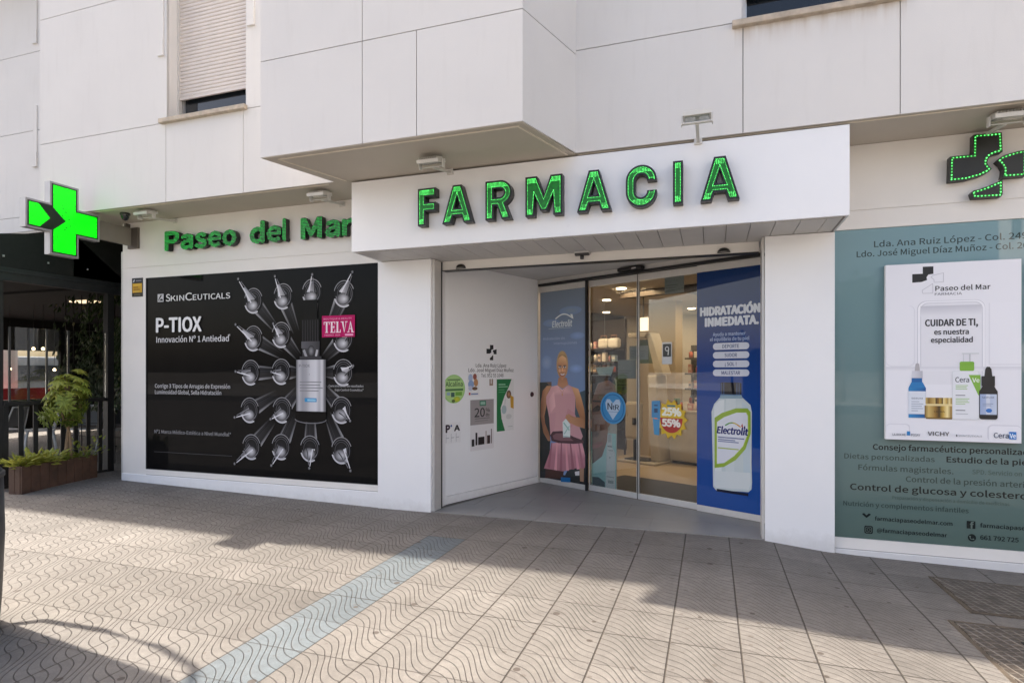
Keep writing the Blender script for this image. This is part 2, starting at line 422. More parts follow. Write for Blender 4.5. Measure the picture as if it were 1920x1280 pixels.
    base = g.mix(g.math('MULTIPLY', groove, 0.72), base, (0.075, 0.062, 0.052))
    base = g.mix(g.math('MULTIPLY', joint, 0.95), base, (0.06, 0.05, 0.04))
    # chewing gum and grime specks
    vo = g.n('ShaderNodeTexVoronoi', voronoi_dimensions='2D'); vo.inputs['Scale'].default_value = 3.1
    mp = g.n('ShaderNodeMapping'); mp.inputs['Scale'].default_value = (1, 1, 0); g.l(tc.outputs['Object'], mp.inputs['Vector']); g.l(mp.outputs[0], vo.inputs['Vector'])
    sc = g.n('ShaderNodeSeparateColor'); g.l(vo.outputs['Color'], sc.inputs[0])
    rad = g.math('MULTIPLY', g.math('SUBTRACT', sc.outputs[0], 0.45), 0.15)
    spot = g.ramp(g.math('SUBTRACT', rad, vo.outputs['Distance']), -0.004, 0.012)
    base = g.mix(g.math('MULTIPLY', spot, 0.85, clamp=True), base, (0.07, 0.055, 0.045))
    vo2 = g.n('ShaderNodeTexVoronoi', voronoi_dimensions='2D'); vo2.inputs['Scale'].default_value = 9; g.l(mp.outputs[0], vo2.inputs['Vector'])
    sc2 = g.n('ShaderNodeSeparateColor'); g.l(vo2.outputs['Color'], sc2.inputs[0])
    sp2 = g.ramp(g.math('SUBTRACT', g.math('MULTIPLY', g.math('SUBTRACT', sc2.outputs[1], 0.72), 0.55), vo2.outputs['Distance']), -0.01, 0.01)
    base = g.mix(g.math('MULTIPLY', sp2, 0.5, clamp=True), base, (0.10, 0.08, 0.065))
    g.l(base, b.inputs['Base Color']); b.inputs['Roughness'].default_value = 0.72; b.inputs['Specular IOR Level'].default_value = 0.35
    hgt = g.math('ADD', g.math('MULTIPLY', groove, -1.0), g.math('ADD', g.math('MULTIPLY', joint, -1.3), g.math('MULTIPLY', n3.outputs['Fac'], 0.16)))
    bp = g.n('ShaderNodeBump'); bp.inputs['Strength'].default_value = 0.9; bp.inputs['Distance'].default_value = 0.007
    g.l(hgt, bp.inputs['Height']); g.l(bp.outputs[0], b.inputs['Normal'])
    return g.m
M['paving'] = pavement_mat()
M['entrytile'] = mat('grey_porcelain_tile', (0.235, 0.228, 0.215), 0.45, var=0.10, scale=2.2, bump=0.03)
M['asphalt'] = mat('asphalt', (0.055, 0.054, 0.052), 0.85, var=0.2, scale=30, bump=0.3, bscale=200)
M['kerb'] = mat('kerb_concrete', (0.36, 0.35, 0.33), 0.85, var=0.1, scale=6)
M['earth'] = mat('far_ground', (0.22, 0.20, 0.17), 0.95, var=0.15, scale=0.5)

# ------------------------------------------------------------------ ground
PX = [(-14, .09), (-7.85, .085), (-3.73, 0), (.49, 0), (1.1, -.064), (2.5, -.093), (6, -.13), (14, -.13)]
def gz(x, y):
    z = PX[0][1] if x < PX[0][0] else PX[-1][1]
    for (a, p), (b_, q) in zip(PX, PX[1:]):
        if a <= x <= b_: z = p + (q - p) * (x - a) / (b_ - a)
    t = min(1, max(0, (y - 3.4) / 2.6)); t = t * t * (3 - 2 * t)
    return z * t
def ground():
    xs = [-40, -30, -20, -14] + [-13.5 + .25 * i for i in range(81)] + [7, 8, 10, 14, 20, 40]
    ys = [-12, -8, -5, -2, 0, 1, 2, 2.6, 3, 3.4] + [3.7 + .3 * i for i in range(10)] + [7, 8, 10, 13, 16, 24]
    vs = [(x, y, gz(x, y)) for y in ys for x in xs]; n = len(xs)
    fs = [(j * n + i, j * n + i + 1, (j + 1) * n + i + 1, (j + 1) * n + i) for j in range(len(ys) - 1) for i in range(n - 1)]
    m = MB(); m.add(vs, fs, True); o = m.build('pavement', M['paving'], fix=False); o['kind'] = 'structure'
ground()
k = MB(); k.box(-40, 40, -12.15, -12.001, -.3, .0); meta(k.build('kerb', M['kerb'], bevel=.012), kind='structure')
k = MB(); k.box(-60, 60, -19, -12.151, -.3, -.12); meta(k.build('road', M['asphalt']), kind='structure')
k = MB(); k.add([(-600, -600, -.34), (600, -600, -.34), (600, 600, -.34), (-600, 600, -.34)], [(0, 1, 2, 3)]); meta(k.build('far_ground', M['earth']), kind='structure')
k = MB(); k.box(-60, 60, -60, -19.001, -.3, .0); meta(k.build('far_pavement', M['kerb']), kind='structure')

# entrance floor: porcelain slabs with fine joints, laid on a screed
DA = Vector((-2.359, 8.268, 0)); DD = Vector((0.8915, -0.4530, 0)); DN = Vector((0.4530, 0.8915, 0))
DF = Matrix(((DD.x, DN.x, 0, DA.x), (DD.y, DN.y, 0, DA.y), (0, 0, 1, 0), (0, 0, 0, 1)))   # s along the door, depth inwards, z
def d2w(s, n, z): return DF @ Vector((s, n, z))
def clip_poly(poly, a, b, c):     # keep a*x+b*y<=c
    out = []
    for i in range(len(poly)):
        p, q = poly[i], poly[(i + 1) % len(poly)]
        fp, fq = a * p[0] + b * p[1] - c, a * q[0] + b * q[1] - c
        if fp <= 0: out.append(p)
        if (fp < 0 < fq) or (fq < 0 < fp):
            t = fp / (fp - fq); out.append((p[0] + (q[0] - p[0]) * t, p[1] + (q[1] - p[1]) * t))
    return out
def entry_floor():
    m = MB(); j = MB()
    edge = [(-3.12, 6.13), (.49, 6.13), (.62, 6.75)]
    L0 = Vector((-3.096, 6.357)); L1 = Vector((-2.369, 8.221))
    outline = [(-3.05, 6.13), (.49, 6.13), (.56, 6.80), (-2.33, 8.27)]
    j.prism(outline, .001, .004)
    for i in range(-6, 8):
        for k_ in range(-8, 4):
            x0, y0 = i * .6 + (.3 if k_ % 2 else 0), 7.2 + k_ * .6
            poly = [(x0 + .003, y0 + .003), (x0 + .597, y0 + .003), (x0 + .597, y0 + .597), (x0 + .003, y0 + .597)]
            for a in range(4):
                p, q = outline[a], outline[(a + 1) % 4]
                A_, B_ = (q[1] - p[1]), -(q[0] - p[0]); poly = clip_poly(poly, A_, B_, A_ * p[0] + B_ * p[1])
                if len(poly) < 3: break
            if len(poly) >= 3: m.prism(poly, .004, .009)
    o = j.build('entrance_floor', M['joint']); o['kind'] = 'structure'
    m.build('floor_tiles', M['entrytile'], o)
entry_floor()

# ------------------------------------------------------------------ pharmacy building
YW = 6.15; YF = 5.52
B = thing('pharmacy_building', 'white rendered building with a shop on its ground floor, projecting bay and shuttered window above', 'building', (-2, 6.5, 0))
m = MB()                                           # ground-floor shop wall
m.box(-7.85, -7.42, YW, 6.5, -.3, 3.052).box(-7.42, -3.70, YW, 6.5, 2.902, 3.052).box(-7.85, -3.70, YW, 6.5, 3.060, 3.688)
m.box(-7.85, -3.70, YW + .008, 6.49, 3.04, 3.07)
m.box(-7.42, -3.73, YW, 6.5, .19, .264).box(-7.42, -3.73, YW + .006, 6.49, .17, .2)
m.box(-3.73, -3.70, YW + .002, 6.5, .2, 2.91)
m.box(1.09, 9, YW, 6.5, 2.919, 3.085).box(1.09, 9, YW, 6.5, 3.093, 3.688).box(1.09, 9, YW + .008, 6.49, 3.08, 3.1)
m.box(1.09, 3.4, YW, 6.5, -.015, .082).box(3.404, 9, YW, 6.5, -.015, .082)
m.box(5.6, 9, YW, 6.5, .082, 2.919)
m.box(-3.70, 1.09, YW + .01, 6.5, 2.99, 3.688)
m.build('shop_wall', M['shopwall'], B)
m = MB(); m.box(-7.855, -3.73, YW - .016, 6.5, -.3, .182).box(1.094, 9, YW - .016, 6.5, -.4, -.022)
m.each('plinth', M['panel'], B, bevel=.004)
m = MB(); m.box(-7.42, -3.73, YW + .004, YW + .05, .182, .19).box(1.094, 9, YW + .004, YW + .05, -.022, -.015); m.each('plinth_joint', M['joint'], B)
m = MB(); m.box(-3.728, -3.035, 6.118, 6.62, -.3, 2.902); m.build('column', M['panel'], B, bevel=.004)
m = MB(); m.hexa([(.492, 6.118, -.3), (1.089, 6.118, -.3), (1.089, 6.7, -.3), (.60, 6.95, -.3), (.492, 6.118, 2.902), (1.089, 6.118, 2.902), (1.089, 6.7, 2.902), (.60, 6.95, 2.902)]); m.build('column', M['panel'], B, bevel=.004)
m = MB(); m.box(-3.033, -3.004, 6.15, 6.325, 0, 2.9).box(.470, .490, 6.15, 6.325, 0, 2.9); m.each('shutter_guide', M['rail'], B)
m = MB(); m.box(-3.03, -3.002, 6.327, 6.356, .0, 2.9).box(.472, .488, 6.327, 6.356, 0, 2.9); m.each('guide_slot', M['black'], B)
m = MB(); m.box(-3.0, .458, 6.36, 6.44, 2.806, 2.93); m.build('header', M['shopwall'], B)
m = MB(); m.box(-3.0, .458, 6.352, 6.45, 2.796, 2.804); m.build('header_slot', M['black'], B)
# fascia box over the entrance
m = MB(); m.box(-3.70, 1.095, 5.54, 5.57, 2.912, 3.664).box(-3.70, -3.68, 5.572, 6.148, 2.912, 3.664).box(1.075, 1.095, 5.572, 6.148, 2.912, 3.664).box(-3.678, 1.073, 5.572, 6.148, 3.64, 3.664)
m.build('fascia', M['panel'], B)
m = MB(); x = -3.66
while x < 1.04:
    x1 = min(x + .2, 1.06); m.box(x, x1 - .006, 5.59, 6.36, 2.906, 2.918); x += .2
m.build('fascia_soffit', M['plank'], B)
m = MB(); m.box(-3.67, 1.06, 5.59, 6.36, 2.920, 2.93).box(1.062, 1.072, 5.58, 6.11, 2.905, 2.93); m.build('soffit_gap', M['joint'], B)
m = MB(); m.box(-3.70, 1.095, 5.60, 6.15, 3.666, 3.688); m.build('fascia_gap', M['joint'], B)
# entrance recess
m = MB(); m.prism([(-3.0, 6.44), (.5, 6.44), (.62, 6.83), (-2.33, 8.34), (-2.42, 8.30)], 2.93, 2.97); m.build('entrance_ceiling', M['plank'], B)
LA = Vector((-3.096, 6.357, 0)); LD = Vector((0.36336, 0.93165, 0)); LN = Vector((-0.93165, 0.36336, 0))
LF = Matrix(((LD.x, LN.x, 0, LA.x), (LD.y, LN.y, 0, LA.y), (0, 0, 1, 0), (0, 0, 0, 1)))
m = MB(LF); m.box(-.01, 2.03, 0, .08, .105, 2.93); m.build('entrance_side_wall', M['panel'], B)
m = MB(LF); m.box(-.01, 2.03, -.008, .08, .006, .10); m.build('skirting', M['panel'], B)
m = MB(LF); m.box(1.995, 2.03, -.012, -.001, .006, 2.93); m.build('corner_bead', M['rail'], B)

# upper storeys: a backing wall with window openings, clad in panels with open joints
XR = 12.0; ZT = 7.76
wins = [(-6.315, -5.12, 4.70, 6.75), (.265, 1.46, 4.66, 6.75)]
m = MB()
m.plate([(-8.545, 3.70), (XR, 3.70), (XR, ZT - .02), (-8.545, ZT - .02)], (0, YF + .012, 0), (1, 0, 0), (0, 0, 1), .22,
        [[(a - .022, c - .02), (b_ + .022, c - .02), (b_ + .022, d + .02), (a - .022, d + .02)] for a, b_, c, d in wins])
m.build('backing_wall', M['joint'], B)
def cells(xs, z0, z1, y, depth=.012, g=.004):
    for a, b_ in xs: m.box(a + (g if a > -8.5 else 0), b_ - g, y, y + depth - .001, z0, z1)
m = MB()
cells([(-8.557, -6.332), (-6.332, -5.151), (-5.151, -2.6), (-2.6, .269), (.269, 1.453), (1.453, 3.3), (3.3, 5.2), (5.2, XR)], 3.69, 4.655, YF)
wa = [(-8.557, -6.319), (-5.116, -2.6), (-2.6, .261), (1.464, 3.3), (3.3, 5.2), (5.2, XR)]
cells(wa, 4.663, 6.326, YF); cells(wa, 6.334, 6.750, YF)
cells([(-8.557, -6.332), (-6.332, -5.151), (-5.151, -2.6), (-2.6, .269), (.269, 1.453), (1.453, XR)], 6.758, ZT, YF)
m.box(-6.319, -6.315, YF, YF + .02, 4.7, 6.75); m.box(-6.319, -5.116, YF + .001, YF + .02, 4.663, 4.70)
m.box(-8.557, -8.546, YF + .013, YW, 3.69, ZT)
m.build('facade_panel', M['plaster'], B)
m = MB(); m.box(-6.335, -6.315, YF + .012, YF + .215, 4.7, 6.75).box(-5.12, -5.10, YF + .012, YF + .215, 4.7, 6.75).box(.245, .265, YF + .012, YF + .215, 4.66, 6.75).box(1.46, 1.48, YF + .012, YF + .215, 4.66, 6.75)
m.each('window_reveal', M['plaster'], B)
for xa, xb, za in ((-6.435, -6.362, 5.50), (-5.075, -4.985, 5.62), (.14, .215, 5.5), (1.51, 1.585, 5.5)):
    m = MB(); m.box(xa, xb, YF - .012, YF - .001, za + .19, ZT).box(xa, xb, YF - .02, YF - .001, za, za + .185).box(xa - .01, xb + .01, YF - .026, YF - .001, za - .018, za - .001); m.build('pilaster', M['plaster'], B)
m = MB(); m.box(-8.545, XR, YF + .235, 14, 3.71, 3.76).box(-8.545, XR, YF + .0, 14, ZT + .002, ZT + .06).box(XR, XR + .2, YF, 14, -.3, ZT).box(-8.55, XR, 14, 14.2, -.3, ZT)
m.each('slab', M['plaster'], B)
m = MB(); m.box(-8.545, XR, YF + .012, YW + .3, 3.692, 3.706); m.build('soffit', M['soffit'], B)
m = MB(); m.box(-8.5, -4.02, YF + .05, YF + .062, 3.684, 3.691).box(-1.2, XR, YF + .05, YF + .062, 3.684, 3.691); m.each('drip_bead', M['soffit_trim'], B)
def window(a, b_, c, d, zs, name):
    wf = MB(); y = YF + .205
    wf.box(a, a + .045, y, y + .05, c, d).box(b_ - .045, b_, y, y + .05, c, d).box(a + .045, b_ - .045, y, y + .05, c, c + .05)
    f = wf.build('window', M['alu'], B)
    g = MB(); g.box(a + .045, b_ - .045, y + .025, y + .035, c + .05, d); g.build('pane', M['winglass'], f)
    k = MB(); k.box(a - .085, b_ + .03, YF - .055, y - .002, c - .055, c - .001); k.build('sill', M['stone'], f, bevel=.006)
    sh = MB(); n = int((d - zs) / .046); prof = []
    for i in range(n):
        z = zs + i * .046
        prof += [(0.0, z + .001), (-.010, z + .008), (-.012, z + .023), (-.010, z + .038), (0.0, z + .045)]
    vs = [(xx, y - .03 + p[0], p[1]) for xx in (a + .03, b_ - .03) for p in prof]; q = len(prof)
    sh.add(vs, [(i, q + i, q + i + 1, i + 1) for i in range(q - 1)])
    sh.box(a + .028, b_ - .028, y - .045, y - .02, zs - .035, zs).box(a + .2, a + .24, y - .052, y - .046, zs - .01, zs + .004).box(b_ - .12, b_ - .08, y - .052, y - .046, zs - .01, zs + .004)
    sh.build('roller_shutter', M['shutter'], f, fix=False)
    t = MB(); t.box(a + .001, a + .03, y - .06, y - .01, c, d).box(b_ - .03, b_ - .001, y - .06, y - .01, c, d); t.each('shutter_track', M['rail'], f)
window(*wins[0], 5.03, 'l'); window(*wins[1], 4.99, 'r')
# bay: its plan is a skewed box
bayp = [(-4.15, 4.67), (-1.475, 4.67), (-1.21, YF), (-3.89, YF)]
def inset(p): return [(-4.13, 4.682), (-1.487, 4.682), (-1.228, YF), (-3.87, YF)]
m = MB(); m.prism(inset(bayp), 3.70, ZT); m.build('bay_core', M['joint'], B)
m = MB(); g = .004
for a, b_ in ((-4.15, -3.008), (-3.008, -2.456), (-2.456, -1.475)): m.box(a + (g if a > -4.1 else 0), b_ - (g if b_ < -1.5 else 0), 4.67, 4.681, 3.69, 4.616)
for a, b_ in ((-4.15, -3.008), (-3.008, -1.475)): m.box(a + (g if a > -4.1 else 0), b_ - (g if b_ < -1.5 else 0), 4.67, 4.681, 4.624, ZT)
for z0, z1 in ((3.69, 4.616), (4.624, ZT)):
    m.prism([(-1.475, 4.67), (-1.21, YF), (-1.222, YF), (-1.487, 4.682)], z0, z1); m.prism([(-4.15, 4.67), (-4.135, 4.682), (-3.875, YF), (-3.89, YF)], z0, z1)
m.build('bay_panel', M['plaster'], B)
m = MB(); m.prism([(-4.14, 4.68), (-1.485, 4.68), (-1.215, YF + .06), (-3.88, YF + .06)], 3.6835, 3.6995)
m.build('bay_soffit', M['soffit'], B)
m = MB(); m.hexa([(-4.0, 4.74, 3.677), (-1.53, 4.74, 3.677), (-1.53, 4.755, 3.677), (-4.0, 4.755, 3.677), (-4.0, 4.74, 3.685), (-1.53, 4.74, 3.685), (-1.53, 4.755, 3.685), (-4.0, 4.755, 3.685)])
m.prism([(-4.0, 4.756), (-3.985, 4.756), (-3.745, YF), (-3.76, YF)], 3.677, 3.685); m.prism([(-1.545, 4.756), (-1.53, 4.756), (-1.29, YF), (-1.305, YF)], 3.677, 3.685)
m.build('bay_drip_bead', M['soffit_trim'], B)
# ------------------------------------------------------------------ neighbouring building and the terrace under it
M['blackfabric'] = mat('black_awning_fabric', (0.012, 0.012, 0.014), 0.85, var=0.2, scale=20, bump=0.1)
M['beam'] = mat('charcoal_beam', (0.022, 0.024, 0.029), 0.5, var=0.15)
M['fence'] = mat('black_painted_steel', (0.02, 0.02, 0.021), 0.5, var=0.15)
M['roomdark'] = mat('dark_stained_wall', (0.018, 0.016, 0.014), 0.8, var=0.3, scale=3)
M['chairw'] = mat('white_moulded_plastic', (0.52, 0.53, 0.54), 0.5, var=0.04)
M['chairg'] = mat('grey_mesh_seat', (0.20, 0.205, 0.21), 0.7, var=0.08, scale=60)
M['red'] = mat('red_canvas', (0.42, 0.02, 0.025), 0.7)
M['white'] = mat('white_canvas', (0.75, 0.74, 0.71), 0.7)
NB = thing('neighbour_building', 'white panelled building front set back above the dark cafe terrace', 'building', (-12, 7, 3.7))
m = MB(); m.box(-17, -8.57, YW + .012, 14, 3.74, ZT - .01); m.build('backing_wall', M['joint'], NB)
m = MB()
for z0, z1 in ((3.735, 3.953), (3.961, 5.233), (5.241, 6.413), (6.421, ZT)):
    for a, b_ in ((-17, -14.2), (-14.2, -11.4), (-11.4, -8.562)): m.box(a, b_ - .006, YW, YW + .011, z0, z1)
m.build('facade_panel', M['plaster'], NB)
for za in (4.70, 6.55):
    m = MB(); m.box(-9.66, -9.585, YW - .014, YW - .001, za + .2, za + .9).box(-9.66, -9.585, YW - .022, YW - .001, za, za + .195).box(-9.67, -9.575, YW - .028, YW - .001, za - .018, za - .001); m.build('pilaster', M['plaster'], NB)
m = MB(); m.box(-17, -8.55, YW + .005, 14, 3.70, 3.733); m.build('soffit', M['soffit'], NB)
m = MB(); m.box(-17, -8.56, YF + .02, 14.2, ZT + .001, ZT + .05); m.build('roof', M['plaster'], NB)
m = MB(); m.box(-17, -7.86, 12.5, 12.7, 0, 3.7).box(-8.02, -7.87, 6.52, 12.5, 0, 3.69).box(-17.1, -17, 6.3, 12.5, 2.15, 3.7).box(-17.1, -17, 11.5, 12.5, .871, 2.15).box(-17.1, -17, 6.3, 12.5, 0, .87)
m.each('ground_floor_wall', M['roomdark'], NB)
m = MB(); m.box(-7.90, -7.857, 6.165, 6.21, .06, 3.3); m.build('corner_profile', M['rail'], B)

XT = -8.75
T = thing('cafe_terrace', 'dark cafe terrace canopy with black side curtain and charcoal beam beside the shop', 'terrace', (-9, 5.6, .05))
m = MB(); m.hexa([(XT - .02, 5.14, 2.98), (XT, 5.14, 2.98), (XT, 6.95, 2.98), (XT - .02, 6.95, 2.98), (XT - .02, 5.14, 3.40), (XT, 5.14, 3.40), (XT, 6.1, 3.60), (XT - .02, 6.1, 3.60)])
m.add([(XT, 6.1, 2.99), (XT, 6.95, 2.99), (XT, 6.95, 3.69), (XT, 6.1, 3.6), (XT - .02, 6.1, 2.99), (XT - .02, 6.95, 2.99), (XT - .02, 6.95, 3.69), (XT - .02, 6.1, 3.6)], [(0, 1, 2, 3), (7, 6, 5, 4), (3, 2, 6, 7), (0, 3, 7, 4), (1, 5, 6, 2)])
m.build('side_curtain', M['blackfabric'], T)
m = MB(); m.hexa([(-16.5, 5.14, 3.0), (XT - .021, 5.14, 3.0), (XT - .021, 7, 3.0), (-16.5, 7, 3.0), (-16.5, 5.14, 3.38), (XT - .021, 5.14, 3.38), (XT - .021, 6.13, 3.58), (-16.5, 6.13, 3.58)])
m.box(-16.9, XT - .03, 7.0, 12.4, 2.96, 3.05); m.build('canopy', M['blackfabric'], T)
m = MB(); m.box(XT - .06, XT + .03, 5.12, 6.98, 2.80, 2.975).box(XT - .08, XT + .045, 5.12, 6.98, 2.90, 2.925); m.build('beam', M['beam'], T, bevel=.006)
for y in (5.2, 5.75, 6.3, 6.85):
    m = MB(); m.lathe((XT + .004, y, 3.12), [(.0, -.012), (.012, -.012), (.012, .012), (.0, .012)], 8); m.build('eyelet', M['alu'], T)
m = MB(); m.box(XT - .05, XT + .02, 5.12, 5.19, .04, 2.8).box(XT - .06, XT + .04, 6.58, 6.68, .05, 2.8); m.each('post', M['fence'], T, bevel=.004)
m = MB(); m.box(-16.5, XT - .09, 5.15, 5.17, 2.1, 3.0); m.build('light_block_curtain', M['blackfabric'], T)  # unseen curtain added to keep daylight out of the terrace
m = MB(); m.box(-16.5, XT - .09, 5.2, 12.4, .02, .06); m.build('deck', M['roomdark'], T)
m = MB(); m.box(-9.9, -9.6, 7.6, 9.6, 2.9, 2.958); m.build('ceiling_duct', M['dark'], T)
m = MB(); m.box(-11.6, -11.1, 8.0, 8.25, 2.93, 2.955); m.build('ceiling_lamp', mat('warm_tube_lamp', (.8, .8, .8), emit=(1, .75, .45), es=.6), T)
F = thing('terrace_fence', 'low black bar fence with glass screen along the cafe terrace, behind the planter', 'fence', (XT, 5.2, .05))
m = MB()
for i in range(9):
    y = 5.22 + .18 * i
    if y < 6.58: m.box(XT + .006, XT + .02, y - .03, y + .03, .12, 1.16)
m.each('bar', M['fence'], F)
m = MB(); m.box(XT - .025, XT + .035, 5.19, 6.6, 1.161, 1.215).box(XT - .005, XT + .03, 5.19, 6.6, .08, .119); m.each('rail', M['fence'], F, bevel=.004)
m = MB()
for y in (5.27, 5.50, 5.73, 6.02): m.box(XT - .01, XT + .01, y - .011, y + .011, 1.216, 2.2)
m.each('glazing_post', M['dark'], F)
gg = glass_mat('terrace_glass', (.85, .87, .86))
m = MB()
for a, b_ in ((5.282, 5.489), (5.512, 5.718), (5.742, 6.008), (6.032, 6.57)): m.box(XT - .003, XT + .003, a, b_, 1.217, 2.2)
m.each('glass_screen', gg, F)

def chair(x, y, rz, label, first=[]):
    if first:
        c = copy_tree(first[0])
    else:
        c = thing('terrace_chair', label, 'chair', (0, 0, 0), 'white chairs on the cafe terrace')
        m = MB(); m.hexa([(-.21, -.21, .43), (.21, -.21, .43), (.23, .22, .445), (-.23, .22, .445), (-.21, -.21, .455), (.21, -.21, .455), (.23, .22, .47), (-.23, .22, .47)]); m.build('seat', M['chairw'], c, bevel=.008)
        m = MB(); m.hexa([(-.20, -.21, .50), (.20, -.21, .50), (.20, -.19, .50), (-.20, -.19, .50), (-.17, -.31, .86), (.17, -.31, .86), (.17, -.285, .86), (-.17, -.285, .86)]); m.build('backrest', M['chairg'], c, bevel=.008)
        m = MB(); m.tube([(-.205, -.2, .46), (-.2, -.25, .66), (-.175, -.31, .87), (.175, -.31, .87), (.2, -.25, .66), (.205, -.2, .46)], .016); m.build('back_frame', M['chairw'], c)
        for sx in (-1, 1):
            for sy in (-1, 1):
                m = MB(); m.tube([(sx * .19, sy * .18, .44), (sx * .235, sy * .245, .0)], .02, r2=.014); m.build('leg', M['chairw'], c)
        first.append(c)
    c.location = (x, y, .085); c.rotation_euler = (0, 0, rz); c['label'] = label
    return c
chair(-12.35, 7.35, 1.9, 'white chair with grey back farthest left behind the terrace fence bars')
chair(-11.7, 7.55, 2.6, 'white chair with grey back second from the left behind the terrace fence')
chair(-11.15, 7.95, 3.6, 'white chair with grey back behind the fence, left of the planter shrub trunk')
chair(-10.45, 8.05, 2.9, 'white chair with grey back directly behind the planter shrub trunk')
chair(-9.75, 8.15, 1.2, 'white chair with grey back right of the planter shrub, in front of the pale cabinet')
chair(-8.62, 7.55, 3.9, 'white chair with grey back squeezed beside the shop wall end')
cb = thing('terrace_cabinet', 'pale slatted cabinet standing at the back of the cafe terrace behind the shrub', 'cabinet', (-10.3, 9.2, .09))
m = MB(); m.box(-10.75, -9.7, 9.1, 9.45, .3, .95); m.build('carcass', M['chairw'], cb, bevel=.01)
m = MB()
for i in range(9): m.box(-10.73 + i * .115, -10.63 + i * .115, 9.085, 9.099, .33, .9)
m.each('slat', M['chairw'], cb)
m = MB(); m.box(-10.72, -10.68, 9.12, 9.4, .09, .3).box(-9.77, -9.73, 9.12, 9.4, .09, .3); m.each('foot', M['chairw'], cb)
tb = thing('terrace_table', 'dark square cafe table between the white chairs on the terrace', 'table', (-11.6, 8.4, .09))
m = MB(); m.box(-12.0, -11.25, 8.25, 8.95, .81, .84); m.build('tabletop', M['dark'], tb, bevel=.006)
m = MB(); m.tube([(-11.62, 8.6, .1), (-11.62, 8.6, .81)], .035); m.box(-11.85, -11.4, 8.4, 8.8, .09, .11); m.build('pedestal', M['fence'], tb)
bn = thing('cafe_banner', 'tall white fabric banner standing in the sun beyond the terrace', 'banner', (-18.5, 11.2, 0))
m = MB(); m.box(-18.52, -18.5, 10.55, 11.35, .75, 2.6); m.build('cloth', M['white'], bn)
m = MB(); m.tube([(-18.51, 10.5, 0), (-18.51, 10.5, 2.7)], .02); m.build('pole', M['alu'], bn)
bn = thing('red_windbreak', 'low red canvas windbreak seen through the terrace glass', 'windbreak', (-17.8, 10, 0))
m = MB(); m.box(-17.82, -17.8, 9.3, 12.3, .55, 1.15); m.build('canvas', M['red'], bn)
m = MB(); m.tube([(-17.81, 9.3, 0), (-17.81, 9.3, 1.2)], .02).tube([(-17.81, 12.3, 0), (-17.81, 12.3, 1.2)], .02); m.build('pole', M['alu'], bn)
cn = thing('delivery_van', 'pale van parked in the sunny street beyond the terrace, seen through the glass', 'van', (-22, 14, 0))
m = MB(); m.hexa([(-23, 11.6, .4), (-21.2, 11.6, .4), (-21.2, 16.4, .4), (-23, 16.4, .4), (-22.9, 11.7, 2.1), (-21.3, 11.7, 2.1), (-21.3, 16.3, 2.1), (-22.9, 16.3, 2.1)]); m.build('body', mat('grey_van_paint', (.30, .30, .29), .4), cn, bevel=.12)
m = MB(); m.box(-21.23, -21.18, 12.3, 14.4, 1.3, 1.8); m.build('window', M['winglass'], cn)
for y in (12.5, 15.5): 
    m = MB(); m.tube([(-21.45, y, .33), (-21.15, y, .33)], .33, 18); m.build('wheel', M['black'], cn)
bulb = mat('small_pendant_bulb', (.8, .7, .5), emit=(1, .72, .42), es=5)
for i, (x, y, z, lb) in enumerate([(-12.9, 8.2, 2.06, 'small lit pendant bulb hanging in the terrace, upper of the left pair'), (-12.7, 8.25, 2.06, 'small lit pendant bulb hanging beside its twin under the canopy'), (-13.6, 8.2, 1.66, 'low lit pendant bulb at the far left of the terrace'), (-12.9, 8.6, 1.64, 'low lit pendant bulb above the white banner'), (-11.35, 8.9, 1.66, 'low lit pendant bulb left of the climbing ivy')]):
    t = thing('pendant_bulb', lb, 'lamp', (x, y, z), 'pendant bulbs in the terrace')
    b_ = MB(); b_.lathe((x, y, z), [(0, -.03), (.022, -.02), (.03, 0), (.02, .025), (0, .035)], 10); b_.build('bulb', bulb, t)
    b_ = MB(); b_.tube([(x, y, z + .035), (x, y, 2.95)], .004, 5); b_.build('cord', M['black'], t)

# ------------------------------------------------------------------ plants
def leaf_mat(name, c1, c2, c3):
    g = N(name); at = g.n('ShaderNodeAttribute'); at.attribute_name = 'Tint'
    cr = g.n('ShaderNodeValToRGB'); cr.color_ramp.elements[0].color = (*c1, 1); cr.color_ramp.elements[1].color = (*c3, 1)
    e = cr.color_ramp.elements.new(.5); e.color = (*c2, 1)
    g.l(at.outputs['Fac'], cr.inputs[0]); g.l(cr.outputs[0], g.b.inputs['Base Color'])
    g.b.inputs['Roughness'].default_value = 0.42
    tr = g.n('ShaderNodeBsdfTranslucent'); g.l(cr.outputs[0], tr.inputs[0])
    mx = g.n('ShaderNodeMixShader'); mx.inputs[0].default_value = 0.25
    g.l(g.b.outputs[0], mx.inputs[1]); g.l(tr.outputs[0], mx.inputs[2]); g.l(mx.outputs[0], g.t.nodes['Material Output'].inputs[0])
    return g.m
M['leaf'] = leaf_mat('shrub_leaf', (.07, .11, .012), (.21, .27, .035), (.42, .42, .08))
M['ivy'] = leaf_mat('ivy_leaf', (.015, .03, .008), (.04, .07, .018), (.16, .15, .07))
M['treeleaf'] = leaf_mat('tree_leaf', (.02, .045, .012), (.045, .085, .02), (.09, .13, .03))
M['bark'] = mat('pale_bark', (.25, .17, .10), .85, var=.25, scale=30, bump=.3)
M['soil'] = mat('potting_soil', (.05, .035, .025), .95, var=.3, scale=40)
